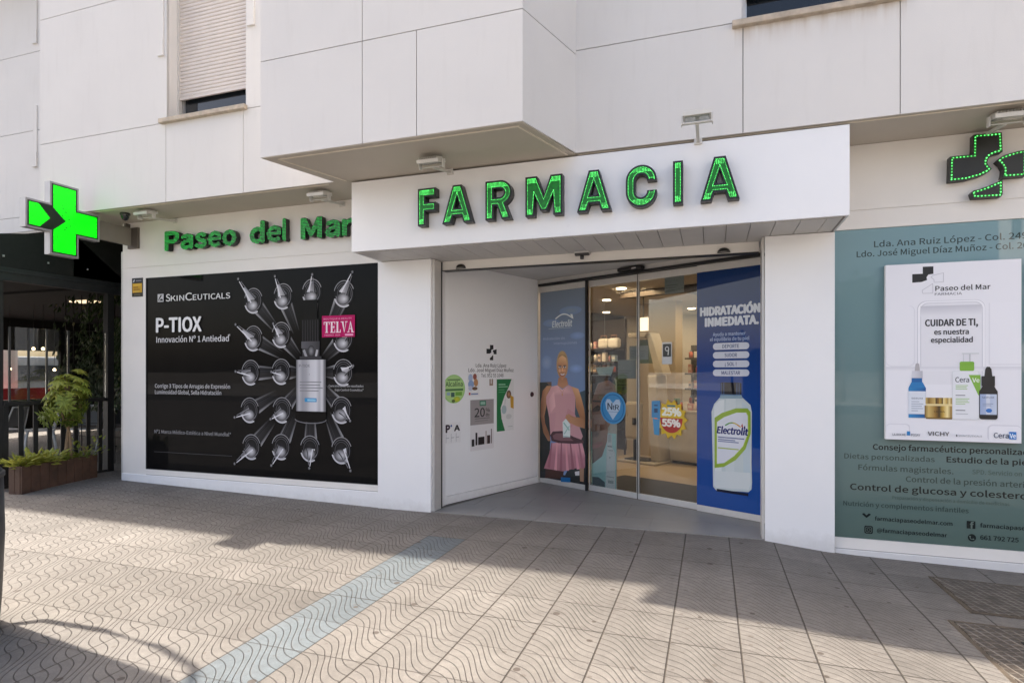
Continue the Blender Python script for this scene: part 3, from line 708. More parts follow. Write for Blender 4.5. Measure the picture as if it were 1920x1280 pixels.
class Leaves:
    def __init__(s): s.v = []; s.f = []; s.t = []
    def leaf(s, p, d, up, L, W, tint):
        d = d.normalized(); a = d.cross(up)
        if a.length < 1e-4: a = Vector((1, 0, 0))
        a.normalize(); u = a.cross(d)
        o = len(s.v)
        droop = -u * L * .12
        s.v += [p, p + d * L * .45 + a * W * .5 - u * W * .12, p + d * L * .5 + u * W * .05, p + d * L * .45 - a * W * .5 - u * W * .12, p + d * L + droop]
        s.f += [(o, o + 1, o + 2), (o, o + 2, o + 3), (o + 2, o + 1, o + 4), (o + 2, o + 4, o + 3)]; s.t += [tint] * 4
    def build(s, name, m, parent):
        off = world_loc(parent); me = bpy.data.meshes.new(name)
        me.from_pydata([tuple(p - off) for p in s.v], [], s.f); me.update()
        at = me.attributes.new('Tint', 'FLOAT', 'FACE')
        for i, v in enumerate(s.t): at.data[i].value = v
        me.materials.append(m); o = bpy.data.objects.new(name, me); C.objects.link(o); o.parent = parent; return o
R = random.random
def rv(): 
    while 1:
        v = Vector((R() * 2 - 1, R() * 2 - 1, R() * 2 - 1))
        if .05 < v.length < 1: return v.normalized()

PL = thing('wooden_planter', 'long brown slatted wooden planter box beside the cafe terrace', 'planter', (-8.32, 5.6, .085))
PA = Vector((-8.233, 5.095, 0)); PU = Vector((-.152, .9884, 0)); PV = Vector((-.9884, -.152, 0))
PF = Matrix(((PU.x, PV.x, 0, PA.x), (PU.y, PV.y, 0, PA.y), (0, 0, 1, .04), (0, 0, 0, 1)))
M['plankwood'] = mat('brown_stained_timber', (.085, .045, .028), .7, var=.35, scale=7, bump=.25, bscale=40)
pl = 1.115; pw = .20
m = MB(PF); n = 9
for i in range(n):
    a = i * pl / n; m.box(a + .004, a + pl / n - .004, 0, .022, 0.0 + .01 * R(), .37 + .008 * R()); m.box(a + .004, a + pl / n - .004, pw - .022, pw, .01, .37)
m.box(-.002, .02, .024, .1, .0, .372).box(-.002, .02, .106, pw - .024, .0, .37).box(pl - .02, pl + .002, .024, pw - .024, 0, .37)
m.build('slat', M['plankwood'], PL, bevel=.004)
m = MB(PF); m.box(.02, pl - .02, .022, pw - .022, .3, .335); m.build('soil', M['soil'], PL)
SH = thing('umbrella_shrub', 'small umbrella-leaved shrub with twin pale stems growing in the wooden planter', 'shrub', tuple(PF @ Vector((.72, .1, .335))))
b0 = PF @ Vector((.72, .1, .30))
stems = [[b0 + Vector((-.02, -.03, 0)), b0 + Vector((-.0, -.01, .2)), b0 + Vector((.015, .0, .42)), b0 + Vector((.03, .03, .62)), b0 + Vector((.02, .05, .95))],
         [b0 + Vector((.03, .04, 0)), b0 + Vector((.02, .03, .2)), b0 + Vector((.025, .02, .42)), b0 + Vector((.0, -.04, .62)), b0 + Vector((-.02, -.12, .9))]]
m = MB()
for st in stems: m.tube(st, .026, 8, .010)
m.build('stem', M['bark'], SH)
lv = Leaves(); tw = MB()
cc = b0 + Vector((.02, .0, .97))
clumps = []
for i in range(12):
    a = 2.4 * i; hgt = -.9 + 1.8 * i / 11; rad = .9 * math.sqrt(max(.1, 1 - hgt * hgt)) * (.7 + .4 * R())
    clumps.append(Vector((rad * math.cos(a), rad * math.sin(a), hgt)))
for i in range(108):
    while 1:
        q = Vector((R() * 2 - 1, R() * 2 - 1, R() * 2 - 1))
        if q.length < 1: break
    q = clumps[i % 12] + q * .34
    p = cc + Vector((q.x * .24, q.y * .31, q.z * .33 - .13 * abs(q.y)))
    out = (q + Vector((0, 0, .35))).normalized()
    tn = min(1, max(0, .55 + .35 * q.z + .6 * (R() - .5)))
    if i % 3 == 0: tw.tube([cc + Vector((q.x * .03, q.y * .04, q.z * .15 - .1)), p], .004, 5)
    n = random.randint(6, 8); ax = out.cross(Vector((.3, .1, 1))).normalized(); ay = out.cross(ax)
    L = .08 + .055 * R()
    for k_ in range(n):
        t = 2 * math.pi * k_ / n + R() * .3
        d = ax * math.cos(t) + ay * math.sin(t) + out * .15 - Vector((0, 0, .55))
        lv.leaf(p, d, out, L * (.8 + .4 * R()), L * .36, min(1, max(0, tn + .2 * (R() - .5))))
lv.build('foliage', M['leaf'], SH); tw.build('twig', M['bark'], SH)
def rosette(s, label, n, L, sp, hi, tint):
    p0 = PF @ Vector((s, .1, .33)); t = thing('foliage_plant', label, 'plant', tuple(p0), 'small plants in the wooden planter')
    l = Leaves()
    for i in range(n):
        b_ = p0 + Vector(((R() - .5) * .12, (R() - .5) * sp, .0))
        a = R() * 6.283; d = Vector((math.cos(a) * .8, math.sin(a), .35 + .9 * R()))
        for q in range(3): l.leaf(b_ + d * (hi * (.3 + .35 * q)), d + rv() * .6, Vector((0, 0, 1)), L * (.7 + .6 * R()), L * .62, min(1, max(0, tint + .4 * (R() - .4))))
    l.build('leaves', M['leaf'], t)
    k = MB()
    for i in range(6): a = R() * 6.28; k.tube([p0 - Vector((0, 0, .03)), p0 + Vector((math.cos(a) * .05, math.sin(a) * .07, hi * .8))], .004, 5)
    k.build('stem', M['bark'], t)
rosette(.16, 'bright yellow-green bushy plant at the near end of the planter', 46, .115, .24, .12, .9)
rosette(.40, 'yellow-green plant second from the near end of the planter', 40, .105, .2, .13, .8)
rosette(.58, 'green plant at the foot of the shrub stems', 34, .06, .16, .09, .4)
rosette(.88, 'low green plant right of the shrub stems', 30, .06, .16, .08, .35)
rosette(1.03, 'thin upright sprig at the far end of the planter', 22, .07, .08, .22, .55)
IV = thing('climbing_ivy', 'dark climbing ivy covering a trellis at the back of the terrace beside the shop', 'climbing plant', (-9.7, 7.05, 1.0))
l = Leaves()
for i in range(2600):
    x = -8.93 - 1.55 * (R() ** 1.4); z = 1.0 + 1.9 * R()
    if R() < .25 and z > 2.2: continue
    if x < -9.9 and z > 1.75 and R() < .7: continue
    nb = math.sin(x * 9 + z * 4) + math.sin(z * 11 - x * 5)
    y = 7.05 + .09 * nb * .5 + .10 * (R() - .5)
    if nb < -1.1: continue
    l.leaf(Vector((x, y - .05, z)), Vector((R() - .5, -.7 * R(), -.6 - .4 * R())), Vector((.2 * (R() - .5), -1, .5)), .075 + .05 * R(), .05 + .02 * R(), .95 if R() < .06 else R() * .5)
l.build('foliage', M['ivy'], IV)
m = MB()
for i in range(9): m.box(-10.45 + i * .19, -10.435 + i * .19, 7.14, 7.15, .1, 2.9)
for i in range(12): m.box(-10.5, -8.9, 7.151, 7.16, .3 + i * .22, .31 + i * .22)
m.build('trellis', M['roomdark'], IV)

# ------------------------------------------------------------------ litter bin at the left edge (mostly out of frame)
LB = thing('litter_bin', 'dark grey rounded litter bin standing at the left edge of the pavement', 'litter bin', (-4.42, 2.29, 0))
m = MB(); m.lathe((-4.42, 2.29, 0), [(.0, .0), (.262, .0), (.272, .02), (.285, .2), (.30, .6), (.292, .95), (.285, 1.0), (.24, 1.04), (0, 1.05)], 40); m.build('body', mat('bin_grey_coating', (.035, .037, .04), .42, var=.12, scale=12), LB)
m = MB(); m.lathe((-4.42, 2.29, 0), [(.288, .955), (.300, .96), (.300, .985), (.287, .99)], 40); m.build('rim', M['dark'], LB)
m = MB(); m.box(-5.0, -4.62, 1.6, 2.63, .0, 2.1); m.build('cabinet', M['dark'], LB, bevel=.08)  # unseen block added beside the bin, sized to cast the wide paving shadow
m = MB(); m.tube([(-4.9, 2.40, .6), (-4.97, 2.60, .68), (-5.0, 2.78, .90), (-5.0, 2.86, 1.4), (-5.0, 2.87, 1.95), (-5.0, 2.80, 2.34), (-4.98, 2.62, 2.5), (-4.9, 2.40, 1.9)], .028); m.build('shadow_hoop', M['dark'], LB)  # unseen tube added and bent so its shadow draws the arc on the paving

# ------------------------------------------------------------------ manhole covers
def cover_mat():
    g = N('ribbed_cast_iron'); tc = g.n('ShaderNodeTexCoord'); sp = g.n('ShaderNodeSeparateXYZ'); g.l(tc.outputs['Object'], sp.inputs[0])
    a = g.math('ABSOLUTE', g.math('SUBTRACT', g.math('FRACT', g.math('MULTIPLY', g.math('ADD', sp.outputs[0], g.math('MULTIPLY', sp.outputs[1], .25)), 17)), .5))
    c = g.math('ABSOLUTE', g.math('SUBTRACT', g.math('FRACT', g.math('MULTIPLY', g.math('SUBTRACT', sp.outputs[1], g.math('MULTIPLY', sp.outputs[0], .2)), 17)), .5))
    r = g.math('MAXIMUM', g.ramp(a, .34, .45), g.math('MULTIPLY', g.ramp(c, .36, .46), .7))
    no = g.n('ShaderNodeTexNoise'); no.inputs['Scale'].default_value = 9; no.inputs['Detail'].default_value = 6; g.l(tc.outputs['Object'], no.inputs['Vector'])
    r2 = g.math('MULTIPLY', r, g.ramp(no.outputs['Fac'], .3, .6))
    col = g.mix(r2, g.mix(no.outputs['Fac'], (.055, .045, .036), (.15, .12, .095)), (.30, .265, .225))
    g.l(col, g.b.inputs['Base Color']); g.b.inputs['Roughness'].default_value = .55; g.b.inputs['Metallic'].default_value = .3
    bp = g.n('ShaderNodeBump'); bp.inputs['Strength'].default_value = .8; bp.inputs['Distance'].default_value = .008; g.l(r, bp.inputs['Height']); g.l(bp.outputs[0], g.b.inputs['Normal'])
    return g.m
M['iron'] = cover_mat()
M['ironframe'] = mat('rusty_frame', (.09, .07, .05), .7, var=.3, scale=20)
def cover(x0, x1, y0, y1, label):
    zs = [gz(x, y) + .006 for x, y in ((x0, y0), (x1, y0), (x1, y1), (x0, y1))]
    t = thing('manhole_cover', label, 'manhole cover', (x0, y0, zs[0]), 'manhole covers in the pavement')
    def q(i, top, e):
        return [(x0 + i, y0 + i, zs[0] + e), (x1 - i, y0 + i, zs[1] + e), (x1 - i, y1 - i, zs[2] + e), (x0 + i, y1 - i, zs[3] + e)]
    m = MB(); m.hexa(q(.03, 0, -.02) + q(.03, 0, .003)); m.build('plate', M['iron'], t)
    m = MB(); o = q(0, 0, .002); i_ = q(.024, 0, .002); ob = q(0, 0, -.03); ib = q(.024, 0, -.03)
    m.add(o + i_ + ob + ib, [(k_, (k_ + 1) % 4, 4 + (k_ + 1) % 4, 4 + k_) for k_ in range(4)] + [(k_, 8 + k_, 8 + (k_ + 1) % 4, (k_ + 1) % 4) for k_ in range(4)] + [(4 + k_, 4 + (k_ + 1) % 4, 12 + (k_ + 1) % 4, 12 + k_) for k_ in range(4)])
    m.build('frame', M['ironframe'], t)
    m = MB()
    for ux, uy in ((.3, .75), (.45, .25), (.75, .7)):
        x = x0 + (x1 - x0) * ux; y = y0 + (y1 - y0) * uy; m.box(x - .045, x + .045, y - .014, y + .014, gz(x, y) - .01, gz(x, y) + .0105)
    m.build('lifting_slot', M['black'], t)
cover(1.70, 2.75, 4.86, 5.70, 'large ribbed iron manhole cover in the shade below the green shop window')
cover(1.49, 2.6, 3.5, 4.63, 'large ribbed iron manhole cover in the sun at the right edge of the pavement')

# ------------------------------------------------------------------ floodlights, cameras, sensors
def floodlight(x, yb, z, reach, rise, tilt, label, first=[]):
    if first: c = copy_tree(first[0])
    else:
        c = thing('floodlight', label, 'floodlight', (0, 0, 0), 'white floodlights above the shop signs')
        m = MB(); m.box(-.035, .035, -.012, .0, -.03, .03); m.box(-.014, .014, -.40, -.012, -.012, .012); m.build('arm', M['floodbody'], c, bevel=.003)
        m = MB(); m.box(-.125, -.118, -.46, -.40, -.02, .06).box(.118, .125, -.46, -.40, -.02, .06).box(-.118, .118, -.425, -.401, -.004, .004); m.build('yoke', M['floodbody'], c, bevel=.002)
        RX = Matrix.Translation((0, -.44, .045)) @ Matrix.Rotation(math.radians(4), 4, 'X')
        m = MB(RX); m.box(-.112, .112, -.085, .085, -.012, .022)
        for k_ in range(9): m.box(-.09 + k_ * .0225 - .002, -.09 + k_ * .0225 + .002, -.07, .07, .022, .042)
        h = m.build('head', M['floodbody'], c, bevel=.002)
        m = MB(RX); m.box(-.095, .095, -.068, .068, -.018, -.013); m.build('lens', M['lensglass'], h)
        first.append(c)
    c.location = (x, yb, z); c['label'] = label; c.rotation_euler = (rise, 0, 0)
    return c
floodlight(-.104, 5.538, 3.668, .4, 0, 0, 'white floodlight on an arm above the letters C I A')
floodlight(-2.526, 5.538, 3.655, .4, .20, 0, 'white floodlight on an arm above the letters F A, under the bay')
floodlight(-4.238, 6.148, 3.64, .4, .13, 0, 'white floodlight under the soffit above the word Mar')
floodlight(-6.885, 6.148, 3.65, .4, .13, 0, 'white floodlight under the soffit above the word Paseo')
floodlight(2.24, 6.148, 3.65, .4, .13, 0, 'white floodlight under the soffit above the dotted black cross')
def dome(x, y, z, r, label, ceil=True):
    t = thing('dome_camera', label, 'camera', (x, y, z), 'dome cameras')
    m = MB(); m.lathe((x, y, z), [(0, 0), (r, 0), (r, -.022), (r * .9, -.028), (0, -.028)], 20); m.build('base', M['dark'], t)
    m = MB(); m.lathe((x, y, z), [(r * .85, -.028), (r * .8, -.055), (r * .55, -.085), (0, -.1)], 20); m.build('dome', M['winglass'], t)
dome(-7.30, 5.75, 3.69, .06, 'black dome camera under the soffit beside the lit green cross')
def cap(x, label):
    t = thing('alarm_dome', label, 'sensor', (x, 6.36, 2.83), 'half-dome sensors on the entrance header')
    m = MB(); vs = []; n = 12
    for j in range(5):
        a = j * math.pi / 8
        vs += [(x + .06 * math.cos(math.pi * k_ / n) * math.cos(a), 6.359 - .05 * math.sin(a), 2.822 + .045 * math.sin(math.pi * k_ / n) * math.cos(a)) for k_ in range(n + 1)]
    m.add(vs, [(j * (n + 1) + k_, j * (n + 1) + k_ + 1, (j + 1) * (n + 1) + k_ + 1, (j + 1) * (n + 1) + k_) for j in range(4) for k_ in range(n)], True)
    m.build('cover', M['black'], t); m = MB(); m.box(x - .062, x + .062, 6.352, 6.359, 2.812, 2.822); m.build('base', M['dark'], t)
cap(-2.765, 'small black half-dome on the left end of the entrance header')
cap(.128, 'small black half-dome on the right end of the entrance header')
t = thing('header_sensor', 'small bracket-mounted motion sensor in the middle of the entrance header', 'sensor', (-1.31, 6.3, 2.88))
m = MB(); m.box(-1.39, -1.23, 6.24, 6.358, 2.885, 2.905); m.build('bracket', M['alu'], t, bevel=.003)
m = MB(); m.box(-1.385, -1.235, 6.242, 6.30, 2.862, 2.883).lathe((-1.31, 6.27, 2.862), [(0, -.045), (.02, -.04), (.022, 0), (0, 0)], 12); m.build('sensor_body', M['dark'], t)
t = thing('alarm_plaque', 'small black and yellow alarm plaque on the wall left of the black poster', 'sign', (-7.57, YW, 2.78))
m = MB(); m.box(-7.67, -7.47, YW - .008, YW - .001, 2.652, 2.912); m.build('plate', M['black'], t, bevel=.003)
cv = Canvas((-7.67, YW - .0085, 2.652), (1, 0, 0), (0, 0, 1))
cv.rect(.012, .055, .19, .185, (196, 152, 18)); cv.up(); cv.rect(.03, .15, .17, .175, (214, 175, 60)); cv.rect(.03, .12, .12, .138, (150, 105, 10)); cv.rect(.03, .09, .15, .108, (150, 105, 10)); cv.rect(.03, .066, .14, .08, (205, 170, 70))
cv.poly([(.02, .20), (.045, .205), (.06, .24), (.035, .235)], (190, 195, 200)); cv.rect(.075, .212, .18, .23, (120, 122, 130)); cv.rect(.04, .02, .16, .032, (110, 105, 70))
cv.build('plaque_print', M['print'], t)
# ------------------------------------------------------------------ illuminated signs
M['signblack'] = mat('black_sign_return', (.012, .013, .012), .4)
def led_mat(name, col, es, base=(.01, .08, .015), var=.35, scale=90):
    g = N(name); tc = g.n('ShaderNodeTexCoord'); vo = g.n('ShaderNodeTexVoronoi'); vo.inputs['Scale'].default_value = scale
    g.l(tc.outputs['Object'], vo.inputs['Vector']); sc = g.n('ShaderNodeSeparateColor'); g.l(vo.outputs['Color'], sc.inputs[0])
    g.b.inputs['Base Color'].default_value = (*base, 1); g.b.inputs['Roughness'].default_value = .35
    g.b.inputs['Emission Color'].default_value = (*col, 1)
    g.l(g.math('MULTIPLY', g.math('ADD', 1 - var, g.math('MULTIPLY', sc.outputs[0], 2 * var)), es), g.b.inputs['Emission Strength'])
    return g.m
M['ledface'] = led_mat('green_translucent_face', (.0, .42, .012), .075, (.002, .065, .006), .5, 45)
M['leddot'] = led_mat('green_led_dot', (.10, .95, .16), .85, (.1, .4, .12), .6, 30)
M['leddim'] = led_mat('dim_green_led_dot', (.03, .55, .08), .32, (.02, .25, .05), .8, 60)
M['ledcross'] = led_mat('lit_led_matrix', (.0, .95, .004), .5, (.0, .05, .0), .4, 75)
M['ledoff'] = mat('unlit_led_matrix', (.004, .018, .006), .5)

def arc(cx, cy, r, a0, a1, n=10): return [(cx + r * math.cos(math.radians(a0 + (a1 - a0) * k / n)), cy + r * math.sin(math.radians(a0 + (a1 - a0) * k / n))) for k in range(n + 1)]
def area(p): return sum(p[i][0] * p[(i + 1) % len(p)][1] - p[(i + 1) % len(p)][0] * p[i][1] for i in range(len(p))) / 2
def inset_loop(p, d):
    """move each edge of a ccw loop inwards by d (outwards for cw holes)"""
    n = len(p); out = []
    for i in range(n):
        a, b, c = Vector(p[i - 1]), Vector(p[i]), Vector(p[(i + 1) % n])
        e1 = (b - a).normalized(); e2 = (c - b).normalized()
        n1 = Vector((-e1.y, e1.x)); n2 = Vector((-e2.y, e2.x)); k = 1 + n1.dot(n2)
        q = b + (n1 + n2) * (d / max(k, .35)); out.append((q.x, q.y))
    return out
def dots_on(m, loop, d, sp, r, O, U, V):
    lp = inset_loop(loop, d); U = Vector(U); V = Vector(V); O = Vector(O); Nn = U.cross(V)
    n = len(lp); rest = 0
    for i in range(n):
        a, b = Vector(lp[i]), Vector(lp[(i + 1) % n]); L = (b - a).length; t = rest
        while t < L:
            q = a + (b - a) * (t / L); c = O + U * q.x + V * q.y
            pts = [c + (U * math.cos(k * 1.0472) + V * math.sin(k * 1.0472)) * r for k in range(6)] + [c + Nn * r * .6]
            m.add(pts, [(k, (k + 1) % 6, 6) for k in range(6)]); t += sp
        rest = t - L
def fA(w): 
    k = w / .325
    return ([(0, 0), (.092, 0), (.116, .072), (w - .116, .072), (w - .092, 0), (w, 0), (w / 2 + .048, .38), (w / 2 - .048, .38)], [[(w / 2, .275), (w / 2 + .034, .148), (w / 2 - .034, .148)]])
GLY = {
 'F': ([(0, 0), (.083, 0), (.083, .145), (.2, .145), (.2, .235), (.083, .235), (.083, .292), (.2, .292), (.2, .38), (0, .38)], []),
 'R': ([(0, 0), (.085, 0), (.085, .135), (.118, .135), (.17, 0), (.265, 0), (.204, .152)] + arc(.155, .262, .118, -58, 90, 12) + [(0, .38)], [list(reversed([(.085, .215), (.15, .215)] + arc(.15, .2575, .0425, -80, 80, 8) + [(.15, .30), (.085, .30)]))]),
 'M': ([(0, 0), (.088, 0), (.088, .215), (.15, .045), (.215, .045), (.277, .215), (.277, 0), (.365, 0), (.365, .38), (.25, .38), (.1825, .19), (.115, .38), (0, .38)], []),
 'C': ([(.275, .235)] + arc(.1375, .2425, .1375, 0, 180, 16) + arc(.1375, .1375, .1375, 180, 360, 16) + [(.275, .145), (.190, .145)] + list(reversed(arc(.1375, .1375, .052, 180, 360, 10))) + list(reversed(arc(.1375, .2425, .052, 0, 180, 10))) + [(.190, .235)], []),
 'I': ([(0, 0), (.085, 0), (.085, .38), (0, .38)], [])}
def dedup(p):
    o = []
    for q in p:
        if not o or math.hypot(q[0] - o[-1][0], q[1] - o[-1][1]) > 1e-4: o.append(q)
    if math.hypot(o[0][0] - o[-1][0], o[0][1] - o[-1][1]) < 1e-4: o.pop()
    return o
FS = thing('pharmacy_sign', 'large green lit letters spelling FARMACIA on the white fascia over the entrance', 'sign', (-1.3, 5.54, 3.1))
UX, UZ = (1, 0, 0), (0, 0, 1)
for ch, x, wd in (('F', -2.846, .2), ('A', -2.571, .325), ('R', -2.104, .265), ('M', -1.691, .365), ('A', -1.185, .318), ('C', -.732, .275), ('I', -.316, .085), ('A', -.083, .322)):
    ol, hl = fA(wd) if ch == 'A' else GLY[ch]
    ol = dedup(ol); hl = [dedup(h) for h in hl]
    if area(ol) < 0: ol.reverse()
    hl = [h if area(h) < 0 else list(reversed(h)) for h in hl]
    z0 = 3.102
    m = MB(); m.plate(ol, (x, 5.442, z0), UX, UZ, .09, hl); L = m.build('letter', M['signblack'], FS)
    m = MB(); m.plate(inset_loop(ol, .0165), (x, 5.4405, z0), UX, UZ, .0012, [inset_loop(h, .0165) for h in hl]); m.build('lit_face', M['ledface'], L)
    m = MB()
    for lp in [ol] + hl: dots_on(m, lp, .0215, .0135, .0032, (x, 5.440, z0), UX, UZ)
    # a denser patch of diodes at the stroke ends
    fbb = BVHTree.FromPolygons([Vector((p[0], p[1], 0)) for p in inset_loop(ol, .026)], [tuple(range(len(ol)))])
    for i in range(26):
        for zz in [.03 + .011 * k for k in range(4)] + [.32 + .011 * k for k in range(4)]:
            px = i * .0135
            if px > wd: continue
            hit = fbb.ray_cast(Vector((px, zz, 1)), Vector((0, 0, -1)))
            if hit[0] is not None and all(abs(px - p[0]) > .006 or True for p in ol):
                c = Vector((x + px, 5.440, z0 + zz)); r = .0034
                m.add([c + Vector((math.cos(k * 1.0472) * r, 0, math.sin(k * 1.0472) * r)) for k in range(6)] + [c + Vector((0, -.002, 0))], [(k, (k + 1) % 6, 6) for k in range(6)])
    o = m.build('led_dots', M['leddot'], L); o['kind'] = 'stuff'

PS = thing('shop_name_sign', 'green dotted lit letters reading Paseo del Mar above the black poster', 'sign', (-5.5, YW, 3.2))
def text_letter(ch, x0, x1, z0, ph):
    vs, fs = text_tris(ch); k = ph / CAP; bw = .0155; x0 += bw; x1 -= bw; z0 += bw; k = (ph - 2 * bw) / CAP
    a = min(v[0] for v in vs); b_ = max(v[0] for v in vs); kx = (x1 - x0) / (b_ - a)
    pts = [Vector((x0 + (v[0] - a) * kx, 0, z0 + v[1] * k)) for v in vs]
    # boundary edges make the returns
    cnt = {}
    for f in fs:
        for i in range(len(f)): e = (f[i], f[(i + 1) % len(f)]); cnt[tuple(sorted(e))] = cnt.get(tuple(sorted(e)), 0) + 1
    m = MB(); n = len(pts); yf, yb = 6.062, 6.135
    shifts = [(bw * math.cos(t * math.pi / 4), bw * math.sin(t * math.pi / 4), .00012 * t) for t in range(8)]
    for dx, dz, dy in shifts:
        m.add([Vector((p.x + dx, yf + dy, p.z + dz)) for p in pts] + [Vector((p.x + dx, yb, p.z + dz)) for p in pts], [tuple(f) for f in fs] + [(a_, b2, b2 + n, a_ + n) for (a_, b2), c in cnt.items() if c == 1])
    L = m.build('letter', M['signblack'], PS, fix=False)
    bv = BVHTree.FromPolygons([Vector((p.x + dx, p.z + dz, 0)) for dx, dz, dy in shifts for p in pts], [tuple(i + q * n for i in f) for q in range(8) for f in fs])
    d = MB(); step = .0185
    nx = int((x1 - x0 + 2 * bw) / step) + 1; nz = int((max(p.z for p in pts) - min(p.z for p in pts) + 2 * bw) / step) + 2; zm = min(p.z for p in pts) - bw; x0 -= bw
    for i in range(nx + 1):
        for j in range(nz + 1):
            q = Vector((x0 + .006 + i * step, zm + .006 + j * step, 1))
            if bv.ray_cast(q, Vector((0, 0, -1)))[0] is None: continue
            c = Vector((q.x, yf - .0005, q.y)); r = .0064
            d.add([c + Vector((math.cos(k2 * 1.0472) * r, 0, math.sin(k2 * 1.0472) * r)) for k2 in range(6)] + [c + Vector((0, -.008, 0))], [(k2, (k2 + 1) % 6, 6) for k2 in range(6)])
    o = d.build('led_dots', M['leddim'], L); o['kind'] = 'stuff'
for ch, a, b_ in (('P', -6.977, -6.715), ('a', -6.70, -6.475), ('s', -6.455, -6.25), ('e', -6.235, -6.01), ('o', -5.995, -5.765), ('d', -5.556, -5.32), ('e', -5.29, -5.065), ('l', -5.048, -4.99), ('M', -4.779, -4.465), ('a', -4.425, -4.205), ('r', -4.185, -4.03)):
    text_letter(ch, a, b_, 3.235, .262)

LC = thing('green_cross_sign', 'bright lit green cross projecting from the wall on a bracket, with a dark arrow', 'sign', (-7.65, 5.2, 3.48))
cy, cz, H, aw = 5.188, 3.483, .443, .172
def cross_pts(H, a): return [(-H, -a), (-a, -a), (-a, -H), (a, -H), (a, -a), (H, -a), (H, a), (a, a), (a, H), (-a, H), (-a, a), (-H, a)]
m = MB(); m.plate(cross_pts(H, aw), (-7.602, cy, cz), (0, 1, 0), UZ, .096); m.build('housing', mat('grey_cross_housing', (.36, .36, .37), .4, metal=.4), LC, bevel=.004)
for sgn in (1, -1):
    xo = -7.6015 if sgn > 0 else -7.7; U_ = (0, sgn, 0)
    m = MB(); m.plate(cross_pts(H - .022, aw - .022), (xo + .001 * sgn, cy, cz), U_, UZ, .002); f = m.build('display_border', M['signblack'], LC)
    m = MB(); m.plate(cross_pts(H - .038, aw - .038), (xo + .0025 * sgn, cy, cz), U_, UZ, .001); m.build('led_display', M['ledcross'], LC)
arw = [(4.882, 3.623), (5.042, 3.623), (5.199, 3.471), (5.053, 3.339), (4.891, 3.339), (5.017, 3.471)]
m = MB(); m.plate([(p[0] - cy, p[1] - cz) for p in reversed(arw)], (-7.5976, cy, cz), (0, 1, 0), UZ, .0008); m.build('arrow_marking', M['ledoff'], LC)
m = MB()
for (a, c) in ((.0, .0), (-.02, .05), (.03, -.09), (.02, .10), (-.04, .02), (.06, .02), (.05, .06), (.08, -.06), (.01, -.12), (-.01, .14)):
    m.box(-7.5985, -7.5978, cy + a - .02, cy + a + .004, cz + c, cz + c + .008)
m.build('dark_pixels', M['ledoff'], LC)
m = MB(); m.box(-7.68, -7.625, cy + H, 6.10, 3.355, 3.60); m.build('bracket_arm', mat('taupe_bracket_paint', (.20, .185, .155), .55), LC, bevel=.004)
m = MB(); m.box(-7.72, -7.53, 6.115, 6.149, 3.32, 3.61).box(-7.70, -7.66, 6.05, 6.115, 3.601, 3.66); m.build('wall_plate', mat('dark_bracket_plate', (.10, .085, .07), .5), LC, bevel=.003)

RC = thing('dotted_cross_sign', 'black three-piece cross sign outlined with green dots above the green shop window', 'sign', (2.24, YW, 3.35))
pieces = [[(1.965, 3.259), (2.09, 3.262), (2.19, 3.285), (2.25, 3.315), (2.268, 3.335), (2.25, 3.36), (2.236, 3.39), (2.24, 3.42), (2.258, 3.445), (2.29, 3.462), (2.345, 3.472), (2.339, 3.637), (2.138, 3.642), (2.135, 3.474), (1.970, 3.474)],
          [(2.305, 3.40), (2.335, 3.365), (2.352, 3.325), (2.35, 3.29), (2.342, 3.255), (2.508, 3.252), (2.512, 3.47), (2.45, 3.465), (2.385, 3.45), (2.335, 3.432)],
          [(2.125, 3.145), (2.138, 3.10), (2.335, 3.094), (2.345, 3.115), (2.345, 3.245), (2.31, 3.222), (2.25, 3.195), (2.18, 3.172), (2.14, 3.165)]]
for p in pieces:
    if area(p) < 0: p.reverse()
    m = MB(); m.plate(p, (0, 6.062, 0), UX, UZ, .075); q = m.build('cross_piece', M['signblack'], RC)
    d = MB(); dots_on(d, p, .014, .026, .0065, (0, 6.0615, 0), UX, UZ); o = d.build('led_dots', M['leddot'], q); o['kind'] = 'stuff'
    d = MB(); ring = inset_loop(p, .022); n = len(p); d.add([(a, 6.0612, c) for a, c in inset_loop(p, .006)] + [(a, 6.0612, c) for a, c in ring], [(i, (i + 1) % n, n + (i + 1) % n, n + i) for i in range(n)]); d.build('lit_edge', M['ledface'], q)

# ------------------------------------------------------------------ black window poster
BP = thing('serum_poster', 'large black window poster of a silver serum bottle among glass ampoules', 'poster', (-5.57, YW, .27))
m = MB(); m.box(-7.418, -3.732, YW + .012, YW + .03, .266, 2.90); m.build('backing', M['black'], BP)
c = Canvas((0, YW + .012, 0), UX, UZ)
BK = (13, 13, 14)
c.rect(-7.418, .266, -3.732, 2.90, BK)
VC = (-4.70, 1.60)
AMPS = [(-5.584, 2.521, -5.823, 2.814), (-5.119, 2.558, -5.24, 2.819), (-4.685, 2.595, -4.677, 2.812), (-4.222, 2.554, -4.099, 2.813), (-5.584, 2.036, -5.866, 2.223), (-5.146, 2.073, -5.267, 2.22), (-4.23, 2.013, -4.08, 2.16), (-5.625, 1.597, -5.866, 1.613), (-5.146, 1.608, -5.295, 1.608), (-4.23, 1.598, -4.09, 1.68), (-5.639, 1.111, -5.88, 1.015), (-5.132, 1.122, -5.308, 1.007), (-4.255, 1.141, -4.131, 1.016), (-5.612, .638, -5.88, .411), (-5.146, .657, -5.295, .418), (-4.711, .654, -4.719, .414), (-4.255, .651, -4.126, .414)]
rr = .15
